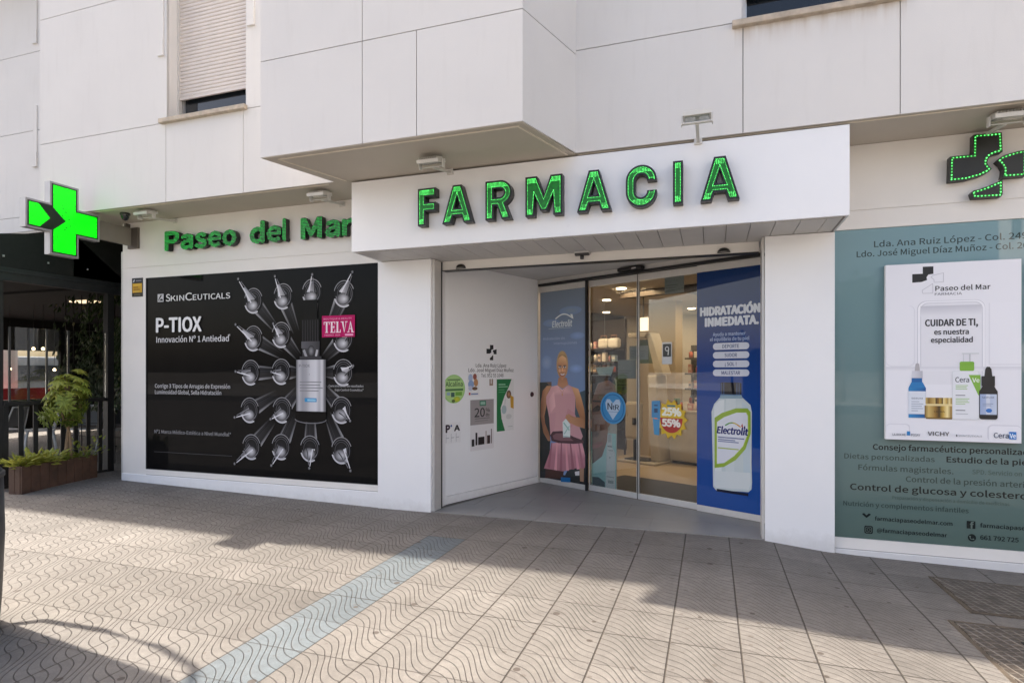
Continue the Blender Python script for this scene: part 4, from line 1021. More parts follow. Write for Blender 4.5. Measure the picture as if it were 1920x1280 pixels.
for ax, ay, tx, ty in AMPS:      # glass tubes running back to the middle
    d = Vector((VC[0] - ax, VC[1] - ay)); L = d.length
    if L < .2: continue
    d.normalize(); nx = Vector((-d.y, d.x)); ln = min(L * .6, .5)
    a = Vector((ax, ay)) + d * rr * .6; b_ = Vector((ax, ay)) + d * ln
    c.poly([tuple(a + nx * .095), tuple(a - nx * .095), tuple(b_ - nx * .05), tuple(b_ + nx * .05)], [(58, 58, 61), (40, 40, 43), (13, 13, 14), (13, 13, 14)])
    for off, wd, br in ((.085, .026, 105), (-.085, .036, 135), (.03, .018, 42)):
        p = [a + nx * (off - wd / 2), a + nx * (off + wd / 2), b_ + nx * (off * .55 + wd * .2), b_ + nx * (off * .55 - wd * .2)]
        c.poly([(q.x, q.y) for q in p], [(br + 30, br + 30, br + 34), (br - 30, br - 30, br - 26), (13, 13, 14), (13, 13, 14)])
c.up()
for i, (ax, ay, tx, ty) in enumerate(AMPS):
    c.ell(ax, ay, rr, rr * 1.12, (44, 44, 47), (16, 16, 17))
c.up()
for ax, ay, tx, ty in AMPS:
    c.ring(ax, ay, rr * .98, rr * 1.10, .010, (150, 150, 154), 20, 165); c.ring(ax, ay, rr * .98, rr * 1.10, .016, (206, 206, 212), 200, 300); c.poly([(ax + rr * .9 * math.cos(math.radians(t)), ay + rr * math.sin(math.radians(t))) for t in range(205, 300, 10)] + [(ax + rr * .45 * math.cos(math.radians(t)), ay + rr * .62 * math.sin(math.radians(t))) for t in range(290, 205, -14)], (150, 150, 156))
    c.ring(ax, ay, rr * .80, rr * .9, .008, (105, 105, 110), -40, 150); c.ring(ax, ay, rr * .8, rr * .9, .012, (120, 120, 125), 190, 330); c.ring(ax, ay, rr * .64, rr * .72, .007, (86, 86, 90), 0, 360)
c.up()
for ax, ay, tx, ty in AMPS:
    d = Vector((tx - ax, ty - ay)); L = d.length; d.normalize(); nx = Vector((-d.y, d.x)); p0 = Vector((ax, ay))
    q = [p0 + nx * rr * .5, p0 - nx * rr * .5, p0 + d * L * .6 - nx * .016, p0 + d * L * .6 + nx * .016]
    c.poly([(v.x, v.y) for v in q], [(214, 214, 220), (52, 52, 55), (70, 70, 74), (190, 190, 196)])
    c.ell(ax - .012, ay - .06, rr * .6, rr * .5, (206, 206, 212), (60, 60, 63), 16, ox=.02)
c.up()
for ax, ay, tx, ty in AMPS:
    d = Vector((tx - ax, ty - ay)); L = d.length; d.normalize(); nx = Vector((-d.y, d.x)); p0 = Vector((ax, ay))
    c.line([tuple(p0 + nx * .04), tuple(p0 + d * L * .9 + nx * .008)], .018, (216, 216, 222), .011)
    c.line([tuple(p0 - nx * .045), tuple(p0 + d * L * .8 - nx * .010)], .012, (38, 38, 40), .008)
    c.line([tuple(p0 - nx * .03), tuple(p0 + d * L * .85 - nx * .012)], .010, (140, 140, 146), .006)
    c.ell(tx, ty, .017, .019, (150, 150, 155), (90, 90, 94), 10)
c.up()
# the bottle
c.rect(-4.80, 2.02, -4.60, 2.50, (24, 24, 26), (10, 10, 11)); c.rect(-4.83, 1.96, -4.57, 2.26, (30, 30, 33), (22, 22, 24)); c.up()
for i in range(7): c.rect(-4.82 + i * .037, 1.98, -4.81 + i * .037, 2.25, (52, 52, 56))
c.rect(-4.835, 1.90, -4.565, 1.985, (95, 95, 100), right=(60, 60, 64)); c.rect(-4.82, 1.765, -4.57, 1.90, (50, 50, 53), (70, 70, 74)); c.up()
c.ell(-4.69, 1.865, .05, .07, (140, 140, 145), (40, 40, 42)); c.line([(-4.80, 1.88), (-4.76, 1.79)], .035, (150, 150, 155)); c.line([(-4.60, 1.88), (-4.62, 1.80)], .03, (175, 175, 180)); c.rect(-4.86, 1.765, -4.54, 1.80, (62, 62, 66))
c.poly([(-4.93, .995), (-4.475, .975), (-4.472, 1.14), (-4.915, 1.14)], (9, 9, 10)); c.ring(-4.70, 1.02, .235, .055, .012, (120, 120, 126), 180, 360)
c.up()
xs = [(-4.913, (96, 96, 100)), (-4.87, (176, 176, 182)), (-4.82, (150, 150, 156)), (-4.76, (160, 160, 166)), (-4.70, (196, 196, 202)), (-4.62, (206, 206, 212)), (-4.57, (170, 170, 176)), (-4.53, (205, 205, 210)), (-4.50, (120, 120, 124)), (-4.474, (80, 80, 84))]
for (a, p), (b_, q) in zip(xs, xs[1:]): c.rect(a, 1.118, b_, 1.758, p, right=q)
c.up()
c.text('P-TIOX', -4.87, 1.665, .035, (110, 110, 116), w=.16); c.text('·', -4.72, 1.56, .03, (90, 90, 95))
for i, wd in enumerate((.32, .30, .34, .28)): c.rect(-4.86, 1.475 - i * .036, -4.86 + wd, 1.487 - i * .036, (128, 128, 134))
c.rect(-4.785, 1.235, -4.61, 1.283, (60, 140, 190)); c.up(); c.rect(-4.745, 1.246, -4.62, 1.270, (150, 195, 220))
c.rect(-4.531, 2.031, -4.062, 2.294, (176, 22, 92)); c.up()
W_ = (232, 214, 224)
def serif(x, y, h, wd, ch, col):
    s = h * .17; t = h * .07; f = h * .08
    if ch == 'T': c.rect(x, y + h - t, x + wd, y + h, col); c.rect(x, y + h * .74, x + t, y + h - t, col); c.rect(x + wd - t, y + h * .74, x + wd, y + h - t, col); c.rect(x + wd / 2 - s / 2, y + t, x + wd / 2 + s / 2, y + h - t, col); c.rect(x + wd * .25, y, x + wd * .75, y + t, col)
    if ch in 'EL':
        c.rect(x + f, y + t, x + f + s, y + h - t, col); c.rect(x, y, x + wd, y + t, col); c.rect(x + wd - t, y + t, x + wd, y + h * .28, col); c.rect(x, y + h - t, x + (wd if ch == 'E' else wd * .55), y + h, col)
        if ch == 'E': c.rect(x + wd - t, y + h * .76, x + wd, y + h - t, col); c.rect(x + f + s, y + h * .47, x + wd * .7, y + h * .54, col); c.rect(x + wd * .7, y + h * .38, x + wd * .7 + t, y + h * .63, col)
    if ch == 'V': c.poly([(x + f, y + h - t), (x + f + s, y + h - t), (x + wd * .55, y + h * .22), (x + wd * .5, y)], col); c.poly([(x + wd - f - t, y + h - t), (x + wd - f, y + h - t), (x + wd * .54, y), (x + wd * .5, y)], col); c.rect(x - f * .5, y + h - t, x + wd * .42, y + h, col); c.rect(x + wd * .65, y + h - t, x + wd + f * .5, y + h, col)
    if ch == 'A': c.poly([(x + f, y + t), (x + f + t, y + t), (x + wd * .5, y + h * .85), (x + wd * .45, y + h)], col); c.poly([(x + wd - f - s, y + t), (x + wd - f, y + t), (x + wd * .52, y + h), (x + wd * .42, y + h)], col); c.rect(x + wd * .25, y + h * .3, x + wd * .7, y + h * .3 + t, col); c.rect(x - f * .4, y, x + wd * .32, y + t, col); c.rect(x + wd * .6, y, x + wd + f * .5, y + t, col)
for ch, x, wd in (('T', -4.505, .085), ('E', -4.412, .072), ('L', -4.33, .068), ('V', -4.255, .085), ('A', -4.165, .088)): serif(x, 2.085, .135, wd, ch, W_)
c.text('BOUTIQUE & BEAUTY', -4.505, 2.245, .02, (225, 150, 185), w=.40); c.text('PREMIO', -4.49, 2.048, .017, (225, 160, 190), w=.13); c.text('2024', -4.34, 2.048, .017, (225, 160, 190), w=.07); c.rect(-4.2, 2.046, -4.085, 2.068, (230, 160, 195))
# lettering
LG = (214, 214, 216)
c.rect(-7.199, 2.564, -7.092, 2.672, (190, 190, 194)); c.up(); c.poly([(-7.185, 2.578), (-7.106, 2.578), (-7.106, 2.60), (-7.15, 2.61), (-7.11, 2.655), (-7.145, 2.66), (-7.185, 2.60)], (25, 25, 27)); c.line([(-7.17, 2.585), (-7.115, 2.65)], .012, (190, 190, 194))
for t, x, wd, h in (('S', -7.049, .075, .094), ('KIN', -6.962, .235, .072), ('C', -6.705, .115, .098), ('EUTICALS', -6.575, .627, .072)): c.text(t, x, 2.568, h, LG, w=wd, bold=-.004)
c.text('P-TIOX', -7.22, 2.152, .186, (226, 226, 228), w=.785, bold=.016)
c.text('Innovación Nº 1 Antiedad', -7.22, 2.008, .076, (206, 206, 210), w=1.25); c.text('"', -5.97, 2.045, .05, (190, 190, 190))
c.text('Corrige 3 Tipos de Arrugas de Expresión', -7.246, 1.388, .052, (178, 178, 182), w=1.297, bold=.006)
c.text('Luminosidad Global, Sella Hidratación', -7.246, 1.304, .052, (178, 178, 182), w=1.152, bold=.006)
c.text('Nº1 Marca Médico-Estética a Nivel Mundial*', -7.254, .766, .045, (140, 140, 143), w=1.32, bold=.004)
c.rect(-7.262, .507, -5.915, .513, (84, 84, 86))
c.text('Concentración de resultados', -4.43, 1.424, .026, (165, 165, 168), w=.49); c.text('bajo Control Cosmético*', -4.34, 1.376, .026, (165, 165, 168), w=.40)
c.build('artwork', M['bprint'], BP)
m = MB(); m.box(-7.42, -7.414, YW - .001, YW + .012, .262, 2.904).box(-7.414, -3.736, YW - .001, YW + .012, 2.899, 2.904).box(-7.414, -3.736, YW - .001, YW + .012, .262, .267); m.build('gasket', M['dark'], BP)

# ------------------------------------------------------------------ green window vinyl and the white poster on it
GV = thing('window_vinyl', 'dark green window film with printed service lists, right of the entrance', 'window film', (1.8, YW, .1))
m = MB(); m.box(1.094, 5.598, YW + .012, YW + .03, .084, 2.917); m.build('backing', M['dark'], GV)
c = Canvas((0, YW + .012, 0), UX, UZ)
c.rect(1.094, .084, 5.598, 2.917, (84, 104, 98), (122, 152, 158)); c.up()  # film green; the paler blue top paints the sky's reflection into the colour
K1, K2, K3, K4 = (24, 32, 32), (46, 58, 56), (58, 74, 70), (74, 94, 89)
c.text('Lda. Ana Ruiz López - Col. 2490', 1.416, 2.747, .053, K2, w=1.19, bold=.006)
c.text('Ldo. José Miguel Díaz Muñoz - Col. 2636', 1.276, 2.664, .051, K2, w=1.37, bold=.006)
c.text('Consejo farmacéutico personalizado', 1.407, .904, .048, K1, w=1.20, bold=.012)
c.text('Dietas personalizadas', 1.175, .813, .045, K3, w=.71, bold=.004)
c.text('Estudio de la piel', 1.976, .817, .047, K1, w=.60, bold=.012)
c.text('Fórmulas magistrales.', 1.29, .713, .048, K3, w=.735)
c.text('SPD. Servicio on de', 2.165, .722, .038, K4, w=.42)
c.text('Control de la presión arterial', 1.666, .626, .048, K3, w=.93, bold=.004)
c.text('Control de glucosa y colesterol', 1.223, .528, .054, K1, w=1.36, bold=.010)
c.text('Preparación y dispensación a domicilio de medicinas', 1.56, .464, .027, K4, w=.87)
c.text('Nutrición y complementos infantiles', 1.167, .379, .041, K3, w=.97, bold=.003)
c.text('farmaciapaseodelmar.com', 1.422, .260, .034, K1, w=.595, bold=.008)
c.text('@farmaciapaseodelmar', 1.438, .155, .034, K1, w=.54, bold=.008)
c.text('farmaciapaseodelmar', 2.222, .264, .034, K1, w=.52, bold=.008)
c.text('661 792 725', 2.222, .158, .037, K1, w=.272, bold=.008)
c.poly([(1.317, .312), (1.335, .319), (1.354, .300), (1.373, .319), (1.391, .312), (1.372, .292), (1.354, .276), (1.336, .292)], K1)
c.rrect(1.337, .134, 1.405, .206, .014, K1); c.up(); c.rrect(1.346, .143, 1.396, .197, .012, (88, 104, 98)); c.up(); c.rrect(1.350, .147, 1.392, .193, .010, K1); c.up(); c.ring(1.371, .170, .014, .015, .004, (88, 104, 98))
c.rect(2.123, .246, 2.186, .312, K1); c.up(); c.text('f', 2.15, .25, .05, (96, 112, 106), bold=.02)
c.ell(2.161, .168, .030, .032, K1); c.up(); c.ring(2.161, .168, .016, .017, .006, (96, 112, 106), 160, 320); c.ell(2.147, .178, .006, .006, (96, 112, 106)); c.ell(2.172, .156, .006, .006, (96, 112, 106))
c.build('lettering', M['gprint'], GV)

WP = thing('skincare_poster', 'white board poster with four skincare bottles fixed on the green window film', 'poster', (1.99, YW, 1.0))
m = MB(); m.box(1.491, 2.491, 6.100, 6.148, 1.007, 2.567); m.build('board', M['paper'], WP, bevel=.002)
c = Canvas((0, 6.0995, 0), UX, UZ)
PW, PG, PS_ = (226, 226, 232), (205, 205, 213), (240, 240, 245)
c.rect(1.492, 1.008, 2.490, 2.566, (232, 232, 238)); c.up()
def tray(x0, y0, x1, y1, r):
    c.rrect(x0, y0, x1, y1, r, (200, 200, 209)); c.up(); c.rrect(x0 + .006, y0 + .006, x1 - .002, y1 - .004, r, PS_); c.up(); c.rrect(x0 + .022, y0 + .022, x1 - .016, y1 - .016, r * .9, (208, 208, 216)); c.up(); c.rrect(x0 + .030, y0 + .026, x1 - .024, y1 - .022, r * .85, PW); c.up()
tray(1.735, 1.20, 2.235, 2.235, .07)
c.rect(1.76, 2.10, 2.21, 2.19, PW, (196, 196, 205)); c.rect(1.74, 1.19, 2.23, 1.5, (232, 232, 238)); c.up()
c.rrect(1.47 + .025, 1.655, 1.72, 2.2, .05, (222, 222, 229)); c.up(); c.rrect(1.495, 1.665, 1.71, 2.2, .05, (232, 232, 238)); c.rect(2.26, 1.67, 2.488, 2.2, (222, 222, 229)); c.up(); c.rect(2.27, 1.68, 2.488, 2.2, (233, 233, 239)); c.rect(1.493, 1.62, 2.489, 1.655, (232, 232, 238), (212, 212, 220))
c.rrect(1.50, 1.06, 1.68, 1.15, .03, (216, 216, 224)); c.up(); c.rrect(1.5, 1.05, 1.672, 1.142, .03, (233, 233, 239)); c.rrect(2.25, 1.02, 2.488, 1.16, .035, (214, 214, 222)); c.up(); c.rrect(2.262, 1.01, 2.488, 1.15, .03, (234, 234, 240)); c.up()
def logo(cv, x, y, s, col, outline=None):
    cv.poly([(x, y + .42 * s), (x + .30 * s, y + .43 * s), (x + .48 * s, y + .50 * s), (x + .46 * s, y + .60 * s), (x + .52 * s, y + .70 * s), (x + .68 * s, y + .72 * s), (x + .68 * s, y + s), (x + .34 * s, y + s), (x + .34 * s, y + .74 * s), (x, y + .74 * s)], col)
    rest = [[(x + .60 * s, y + .60 * s), (x + .66 * s, y + .66 * s), (x + s, y + .74 * s), (x + s, y + .40 * s), (x + .70 * s, y + .40 * s), (x + .70 * s, y + .5 * s)], [(x + .32 * s, y + .12 * s), (x + .34 * s, y), (x + .66 * s, y), (x + .66 * s, y + .36 * s), (x + .5 * s, y + .24 * s)]]
    for r in rest:
        if outline: cv.line(r + [r[0]], s * .018, outline)
        else: cv.poly(r, col)
logo(c, 1.697, 2.302, .235, (22, 22, 26), (190, 190, 198))
c.text('Paseo del Mar', 1.872, 2.320, .042, (34, 34, 38), w=.40, bold=.008); c.text('FARMACIA', 1.867, 2.281, .021, (120, 120, 128), w=.2)
c.text('CUIDAR DE TI,', 1.796, 2.013, .056, (38, 38, 44), w=.385, bold=.014); c.text('es nuestra', 1.863, 1.938, .044, (44, 44, 50), w=.253, bold=.012); c.text('especialidad', 1.839, 1.868, .044, (44, 44, 50), w=.305, bold=.012)
# bottles
c.rect(1.668, 1.205, 1.800, 1.47, (40, 132, 190), right=(12, 84, 150)); c.poly([(1.668, 1.47), (1.69, 1.52), (1.775, 1.52), (1.80, 1.47)], (32, 120, 182)); c.rect(1.692, 1.52, 1.772, 1.556, (22, 96, 160)); c.up()
c.rect(1.695, 1.556, 1.775, 1.62, (214, 214, 222), right=(180, 180, 190)); c.poly([(1.715, 1.62), (1.755, 1.62), (1.75, 1.68), (1.735, 1.69), (1.722, 1.68)], (176, 172, 176)); c.rect(1.668, 1.238, 1.799, 1.44, (216, 222, 232)); c.up()
c.text('SERUM', 1.69, 1.37, .014, (90, 100, 120), w=.085)
for i in range(5): c.rect(1.69, 1.345 - i * .02, 1.69 + (.06, .09, .08, .09, .05)[i], 1.351 - i * .02, (150, 160, 178))
xs = [(1.79, (110, 82, 30)), (1.82, (206, 178, 108)), (1.87, (150, 112, 44)), (1.90, (60, 42, 12)), (1.93, (196, 160, 70)), (1.96, (240, 222, 160)), (1.985, (150, 116, 50)), (2.005, (196, 170, 110))]
for (a, p), (b_, q) in zip(xs, xs[1:]): c.rect(a, 1.21, b_, 1.315, p, right=q); c.rect(a * .94 + 1.898 * .06, 1.33, b_ * .94 + 1.898 * .06, 1.385, q, right=p)
c.rect(1.80, 1.313, 1.996, 1.331, (226, 206, 150)); c.rect(1.80, 1.198, 1.995, 1.212, (120, 92, 40)); c.up(); c.text('CREMA', 1.86, 1.255, .016, (70, 50, 16), w=.08)
c.rrect(1.995, 1.20, 2.19, 1.62, .015, (206, 210, 214)); c.up(); c.rrect(1.998, 1.203, 2.187, 1.617, .014, (226, 228, 233)); c.rrect(2.05, 1.62, 2.155, 1.70, .012, (124, 176, 58)); c.rect(2.075, 1.70, 2.08, 1.765, (200, 204, 208)); c.rect(2.12, 1.70, 2.128, 1.765, (190, 194, 198)); c.rect(2.065, 1.765, 2.19, 1.775, (206, 210, 214)); c.up()
c.poly([(2.115, 1.585), (2.20, 1.585), (2.20, 1.41), (2.185, 1.41)], (128, 178, 66)); c.up(); c.text('Cera', 2.018, 1.522, .043, (64, 70, 82), w=.10); c.text('Ve', 2.142, 1.522, .036, (234, 238, 228), w=.05, bold=.01)
for i, (y, wd, cl) in enumerate([(1.49, .09, (150, 190, 110)), (1.475, .08, (150, 190, 110)), (1.46, .085, (160, 196, 124)), (1.405, .07, (70, 74, 82)), (1.375, .10, (150, 190, 110)), (1.36, .09, (160, 196, 124)), (1.345, .10, (160, 196, 124)), (1.33, .07, (160, 196, 124)), (1.275, .07, (70, 74, 82)), (1.245, .09, (176, 180, 188))]): c.rect(2.02, y, 2.02 + wd, y + .006, cl)
c.rrect(2.19, 1.205, 2.322, 1.46, .02, (26, 25, 28)); c.poly([(2.19, 1.44), (2.215, 1.49), (2.298, 1.49), (2.322, 1.44)], (30, 29, 32)); c.rect(2.207, 1.49, 2.303, 1.575, (34, 33, 37), right=(16, 16, 18)); c.poly([(2.228, 1.575), (2.284, 1.575), (2.278, 1.635), (2.265, 1.655), (2.245, 1.655), (2.234, 1.635)], (28, 27, 30)); c.up()
c.rect(2.196, 1.245, 2.316, 1.42, (150, 168, 204), right=(196, 206, 224)); c.rect(2.24, 1.245, 2.268, 1.42, (206, 212, 226)); c.up(); c.text('SERUM', 2.21, 1.385, .014, (86, 100, 130), w=.085); c.ell(2.26, 1.28, .022, .018, (46, 112, 190)); c.rect(2.215, 1.335, 2.29, 1.341, (140, 152, 180)); c.rect(2.215, 1.32, 2.275, 1.326, (140, 152, 180))
c.text('LA ROCHE', 1.545, 1.043, .02, (120, 124, 134), w=.10); c.rect(1.655, 1.048, 1.68, 1.085, (36, 126, 190)); c.text('POSAY', 1.688, 1.043, .02, (120, 124, 134), w=.068)
c.text('VICHY', 1.813, 1.053, .034, (44, 44, 50), w=.16, bold=.004); c.rect(2.022, 1.05, 2.032, 1.068, (90, 94, 102)); c.text('SKINCEUTICALS', 2.04, 1.052, .014, (150, 154, 162), w=.17)
c.text('Cera', 2.294, 1.049, .043, (66, 80, 104), w=.105); c.rect(2.402, 1.04, 2.452, 1.104, (44, 120, 196)); c.up(); c.text('Ve', 2.406, 1.052, .036, (230, 238, 246), w=.042, bold=.012)
c.build('artwork', M['print'], WP)
# ------------------------------------------------------------------ glass entrance
ED = thing('entrance_door', 'four-leaf glass entrance with a pair of sliding doors under a black track', 'door', tuple(DA))
m = MB(DF); m.box(-.03, 3.26, -.05, .09, 2.835, 2.868); m.build('track', M['black'], ED)
m = MB(DF); m.box(-.03, 3.26, -.02, .06, 2.869, 2.929); m.build('transom', M['rail'], ED)
m = MB(DF); m.box(-.02, .018, -.03, .05, .005, 2.834).box(3.238, 3.262, -.03, .05, .005, 2.834); m.each('jamb', M['rail'], ED)
m = MB(DF); m.box(1.44, 1.80, -.105, -.03, 2.872, 2.915); m.build('door_sensor', M['black'], ED, bevel=.008)
m = MB(DF); m.box(1.66, 1.72, -.108, -.106, 2.882, 2.90); m.build('sensor_eye', M['alu'], ED)
for a, b_, n0, nm in ((.021, .886, -.012, 'fixed_leaf'), (2.486, 3.236, -.012, 'fixed_leaf'), (.886, 1.652, .025, 'sliding_leaf'), (1.664, 2.482, .025, 'sliding_leaf')):
    m = MB(DF); m.box(a, b_, n0, n0 + .035, .012, .084).box(a, b_, n0, n0 + .035, 2.748, 2.832)
    if nm == 'sliding_leaf': m.box(a, a + .012, n0 + .004, n0 + .031, .085, 2.747).box(b_ - .010, b_, n0 + .004, n0 + .031, .085, 2.747)
    L = m.build(nm, M['rail'], ED, bevel=.003)
    m = MB(DF); m.box(a + .012, b_ - .012, n0 + .012, n0 + .022, .085, 2.747); m.build('pane', M['glass'], L)
m = MB(DF); m.box(.866, .888, -.028, .02, .01, 2.834).box(1.6525, 1.6635, .028, .055, .01, 2.834); m.each('rubber_seal', M['black'], ED)

def dcanvas(n): return Canvas(DA + DN * n, DD, (0, 0, 1))
def sheet(parent, a, b_, z0, z1, n, m_=None):
    m = MB(DF); m.box(a, b_, n, n + .002, z0, z1); return m.build('sheet', m_ or M['white'], parent)
GIRL = {'court': [(0.029, 1.453), (0.166, 1.455), (0.255, 1.34), (0.21, 0.089), (0.029, 0.074)], 'court2': [(0.661, 0.805), (0.864, 0.867), (0.864, 0.127), (0.451, 0.088), (0.599, 0.317)], 'hills': [(0.029, 1.453), (0.255, 1.465), (0.255, 1.39), (0.029, 1.377)], 'legs': [(0.143, 0.232), (0.493, 0.264), (0.461, 0.114), (0.132, 0.088)], 'leg2': [(0.763, 0.304), (0.84, 0.321), (0.834, 0.123), (0.773, 0.123)], 'skirt': [(0.255, 0.593), (0.557, 0.652), (0.804, 0.657), (0.844, 0.534), (0.868, 0.442), (0.854, 0.314), (0.682, 0.286), (0.472, 0.221), (0.109, 0.219), (0.21, 0.439)], 'armL': [(0.255, 1.407), (0.166, 1.405), (0.086, 1.336), (0.048, 1.166), (0.043, 0.963), (0.098, 0.731), (0.188, 0.621), (0.244, 0.625), (0.21, 0.723), (0.132, 0.868), (0.116, 0.967), (0.166, 1.154), (0.154, 1.254)], 'top': [(0.154, 1.254), (0.255, 1.398), (0.365, 1.417), (0.455, 1.358), (0.567, 1.428), (0.62, 1.405), (0.671, 1.302), (0.692, 1.255), (0.682, 1.03), (0.784, 0.814), (0.82, 0.737), (0.784, 0.671), (0.599, 0.639), (0.233, 0.708), (0.21, 0.956), (0.154, 1.17)], 'armR': [(0.62, 1.405), (0.743, 1.376), (0.794, 1.258), (0.844, 1.102), (0.864, 0.977), (0.854, 0.842), (0.702, 0.868), (0.578, 0.912), (0.51, 0.973), (0.567, 1.028), (0.661, 0.989), (0.773, 0.987), (0.702, 1.127), (0.692, 1.255)], 'neck': [(0.386, 1.524), (0.536, 1.525), (0.563, 1.428), (0.461, 1.37), (0.365, 1.417)], 'hair': [(0.455, 1.9), (0.397, 1.881), (0.347, 1.82), (0.325, 1.721), (0.332, 1.606), (0.365, 1.507), (0.557, 1.509), (0.582, 1.606), (0.586, 1.719), (0.563, 1.816), (0.515, 1.879)], 'face': [(0.455, 1.838), (0.397, 1.803), (0.365, 1.721), (0.369, 1.622), (0.403, 1.54), (0.455, 1.488), (0.506, 1.541), (0.544, 1.622), (0.548, 1.719), (0.519, 1.801)], 'eyeL': [(0.393, 1.681), (0.434, 1.681), (0.434, 1.665), (0.393, 1.665)], 'eyeR': [(0.479, 1.681), (0.519, 1.681), (0.519, 1.664), (0.479, 1.665)], 'nose': [(0.449, 1.663), (0.468, 1.663), (0.481, 1.609), (0.442, 1.609)], 'mouth': [(0.408, 1.586), (0.461, 1.57), (0.519, 1.59), (0.493, 1.554), (0.461, 1.544), (0.429, 1.554)], 'racket': [(0.233, 0.708), (0.277, 0.761), (0.451, 0.782), (0.661, 0.717), (0.824, 0.682), (0.834, 0.647), (0.661, 0.621), (0.386, 0.608), (0.255, 0.626)], 'racket2': [(0.277, 0.703), (0.343, 0.741), (0.451, 0.749), (0.599, 0.696), (0.661, 0.661), (0.429, 0.641), (0.299, 0.655)], 'carton': [(0.461, 0.905), (0.519, 0.957), (0.599, 0.889), (0.599, 0.707), (0.472, 0.694)], 'bag': [(0.429, 0.134), (0.599, 0.148), (0.599, 0.083), (0.429, 0.069)]}
STANDEE = {'face': [(0.755, 1.496), (1.082, 1.528), (1.142, 1.444), (1.151, 1.304), (1.117, 1.121), (1.117, 0.994), (1.022, 0.876), (1.013, 0.705), (0.925, 0.483), (0.764, 0.366)], 'hair': [(0.755, 1.554), (1.117, 1.556), (1.147, 1.43), (1.031, 1.499), (0.854, 1.454), (0.8, 1.323), (0.755, 1.206)], 'board': [(0.755, 0.394), (0.908, 0.467), (0.987, 0.617), (1.004, 0.789), (1.142, 0.799), (1.142, 0.064), (0.755, 0.046)], 'lips': [(0.764, 0.627), (0.836, 0.662), (0.934, 0.677), (0.943, 0.649), (0.872, 0.593), (0.773, 0.57)], 'nose': [(0.764, 0.801), (0.818, 0.819), (0.881, 0.78), (0.854, 0.735), (0.764, 0.728)], 'eye': [(0.764, 1.105), (0.854, 1.166), (0.925, 1.126), (0.872, 1.081), (0.764, 1.061)], 'bottle': [(1.013, 0.783), (1.082, 0.788), (1.091, 0.613), (1.137, 0.547), (1.137, 0.07), (0.982, 0.056), (0.996, 0.533)], 'cap': [(1.022, 0.783), (1.074, 0.787), (1.074, 0.682), (1.022, 0.677)], 'arm': [(0.764, 0.192), (0.872, 0.198), (0.969, 0.146), (0.975, 0.059), (0.764, 0.05)]}
BOTTLE = {'cap': [(2.774, 1.491), (3.016, 1.494), (3.016, 1.356), (2.774, 1.348)], 'neck': [(2.774, 1.348), (3.016, 1.356), (3.027, 1.32), (2.765, 1.311)], 'body': [(2.765, 1.32), (3.027, 1.328), (3.113, 1.253), (3.128, 1.18), (3.124, 0.631), (3.13, 0.422), (3.124, 0.347), (3.092, 0.315), (2.723, 0.283), (2.688, 0.318), (2.684, 0.583), (2.669, 1.157), (2.7, 1.247)], 'label': [(2.705, 1.093), (2.792, 1.152), (2.95, 1.21), (3.081, 1.216), (3.115, 1.179), (3.117, 0.947), (3.059, 0.773), (2.95, 0.644), (2.815, 0.554), (2.705, 0.53)], 'inner': [(2.728, 1.05), (2.815, 1.11), (2.961, 1.167), (3.07, 1.173), (3.089, 1.136), (3.089, 0.945), (3.033, 0.802), (2.932, 0.686), (2.815, 0.597), (2.728, 0.577)], 'liquid': [(2.705, 0.497), (3.113, 0.525), (3.115, 0.398), (3.092, 0.342), (2.723, 0.312), (2.695, 0.341)], 'swoosh': [(2.827, 1.012), (2.906, 1.054), (3.005, 1.056), (3.02, 1.015), (2.994, 1.038), (2.906, 1.033)]}
TP = thing('tennis_poster', 'tall poster of a smiling woman in pink tennis clothes on the left glass panel', 'poster', tuple(d2w(.45, -.014, .09)))
sheet(TP, .036, .866, .086, 2.746, -.0155)
c = dcanvas(-.016); c.gain = 1.4
c.rect(.036, 1.9, .866, 2.746, (108, 126, 158), (108, 120, 134)); c.rect(.036, .086, .866, 1.9, (116, 140, 180), (108, 126, 158)); c.up()
for x, y, rx, ry, cl in ((.16, 1.74, .10, .10, (134, 150, 178)), (.72, 2.1, .13, .05, (128, 150, 190)), (.70, 1.65, .12, .06, (134, 158, 200)), (.25, 2.3, .16, .05, (126, 142, 168)), (.6, 2.45, .2, .06, (124, 140, 160))): c.ell(x, y, rx, ry, cl, (112, 133, 168))
c.up(); c.poly(GIRL['hills'], (104, 86, 74)); c.poly([(.66, 1.30), (.866, 1.36), (.866, .7), (.66, .75)], (70, 84, 92)); c.up()
c.poly(GIRL['court'], [(46, 52, 50), (60, 62, 60), (56, 58, 56), (22, 25, 24), (20, 24, 24)]); c.poly(GIRL['court2'], (40, 44, 46)); c.rect(.036, .086, .866, .17, (34, 36, 38)); c.up()
c.poly(GIRL['legs'], (62, 38, 32)); c.poly(GIRL['leg2'], (150, 116, 92)); c.poly(GIRL['bag'], (30, 96, 150)); c.poly([(.68, .24), (.76, .26), (.76, .2), (.69, .19)], (190, 188, 190)); c.up()
c.ell(.455, 1.705, .106, .196, (150, 118, 78), (172, 142, 98), n=28); c.poly(GIRL['armL'], [(178, 130, 96), (186, 138, 100), (150, 100, 70), (122, 82, 58), (110, 74, 54), (130, 90, 62), (150, 108, 80), (150, 108, 80), (128, 88, 62), (140, 96, 70), (160, 112, 82), (168, 122, 90), (170, 124, 92)]); c.up()
c.poly(GIRL['skirt'], [(196, 140, 148) if p[1] > .5 else (168, 112, 122) for p in GIRL['skirt']]); c.up()
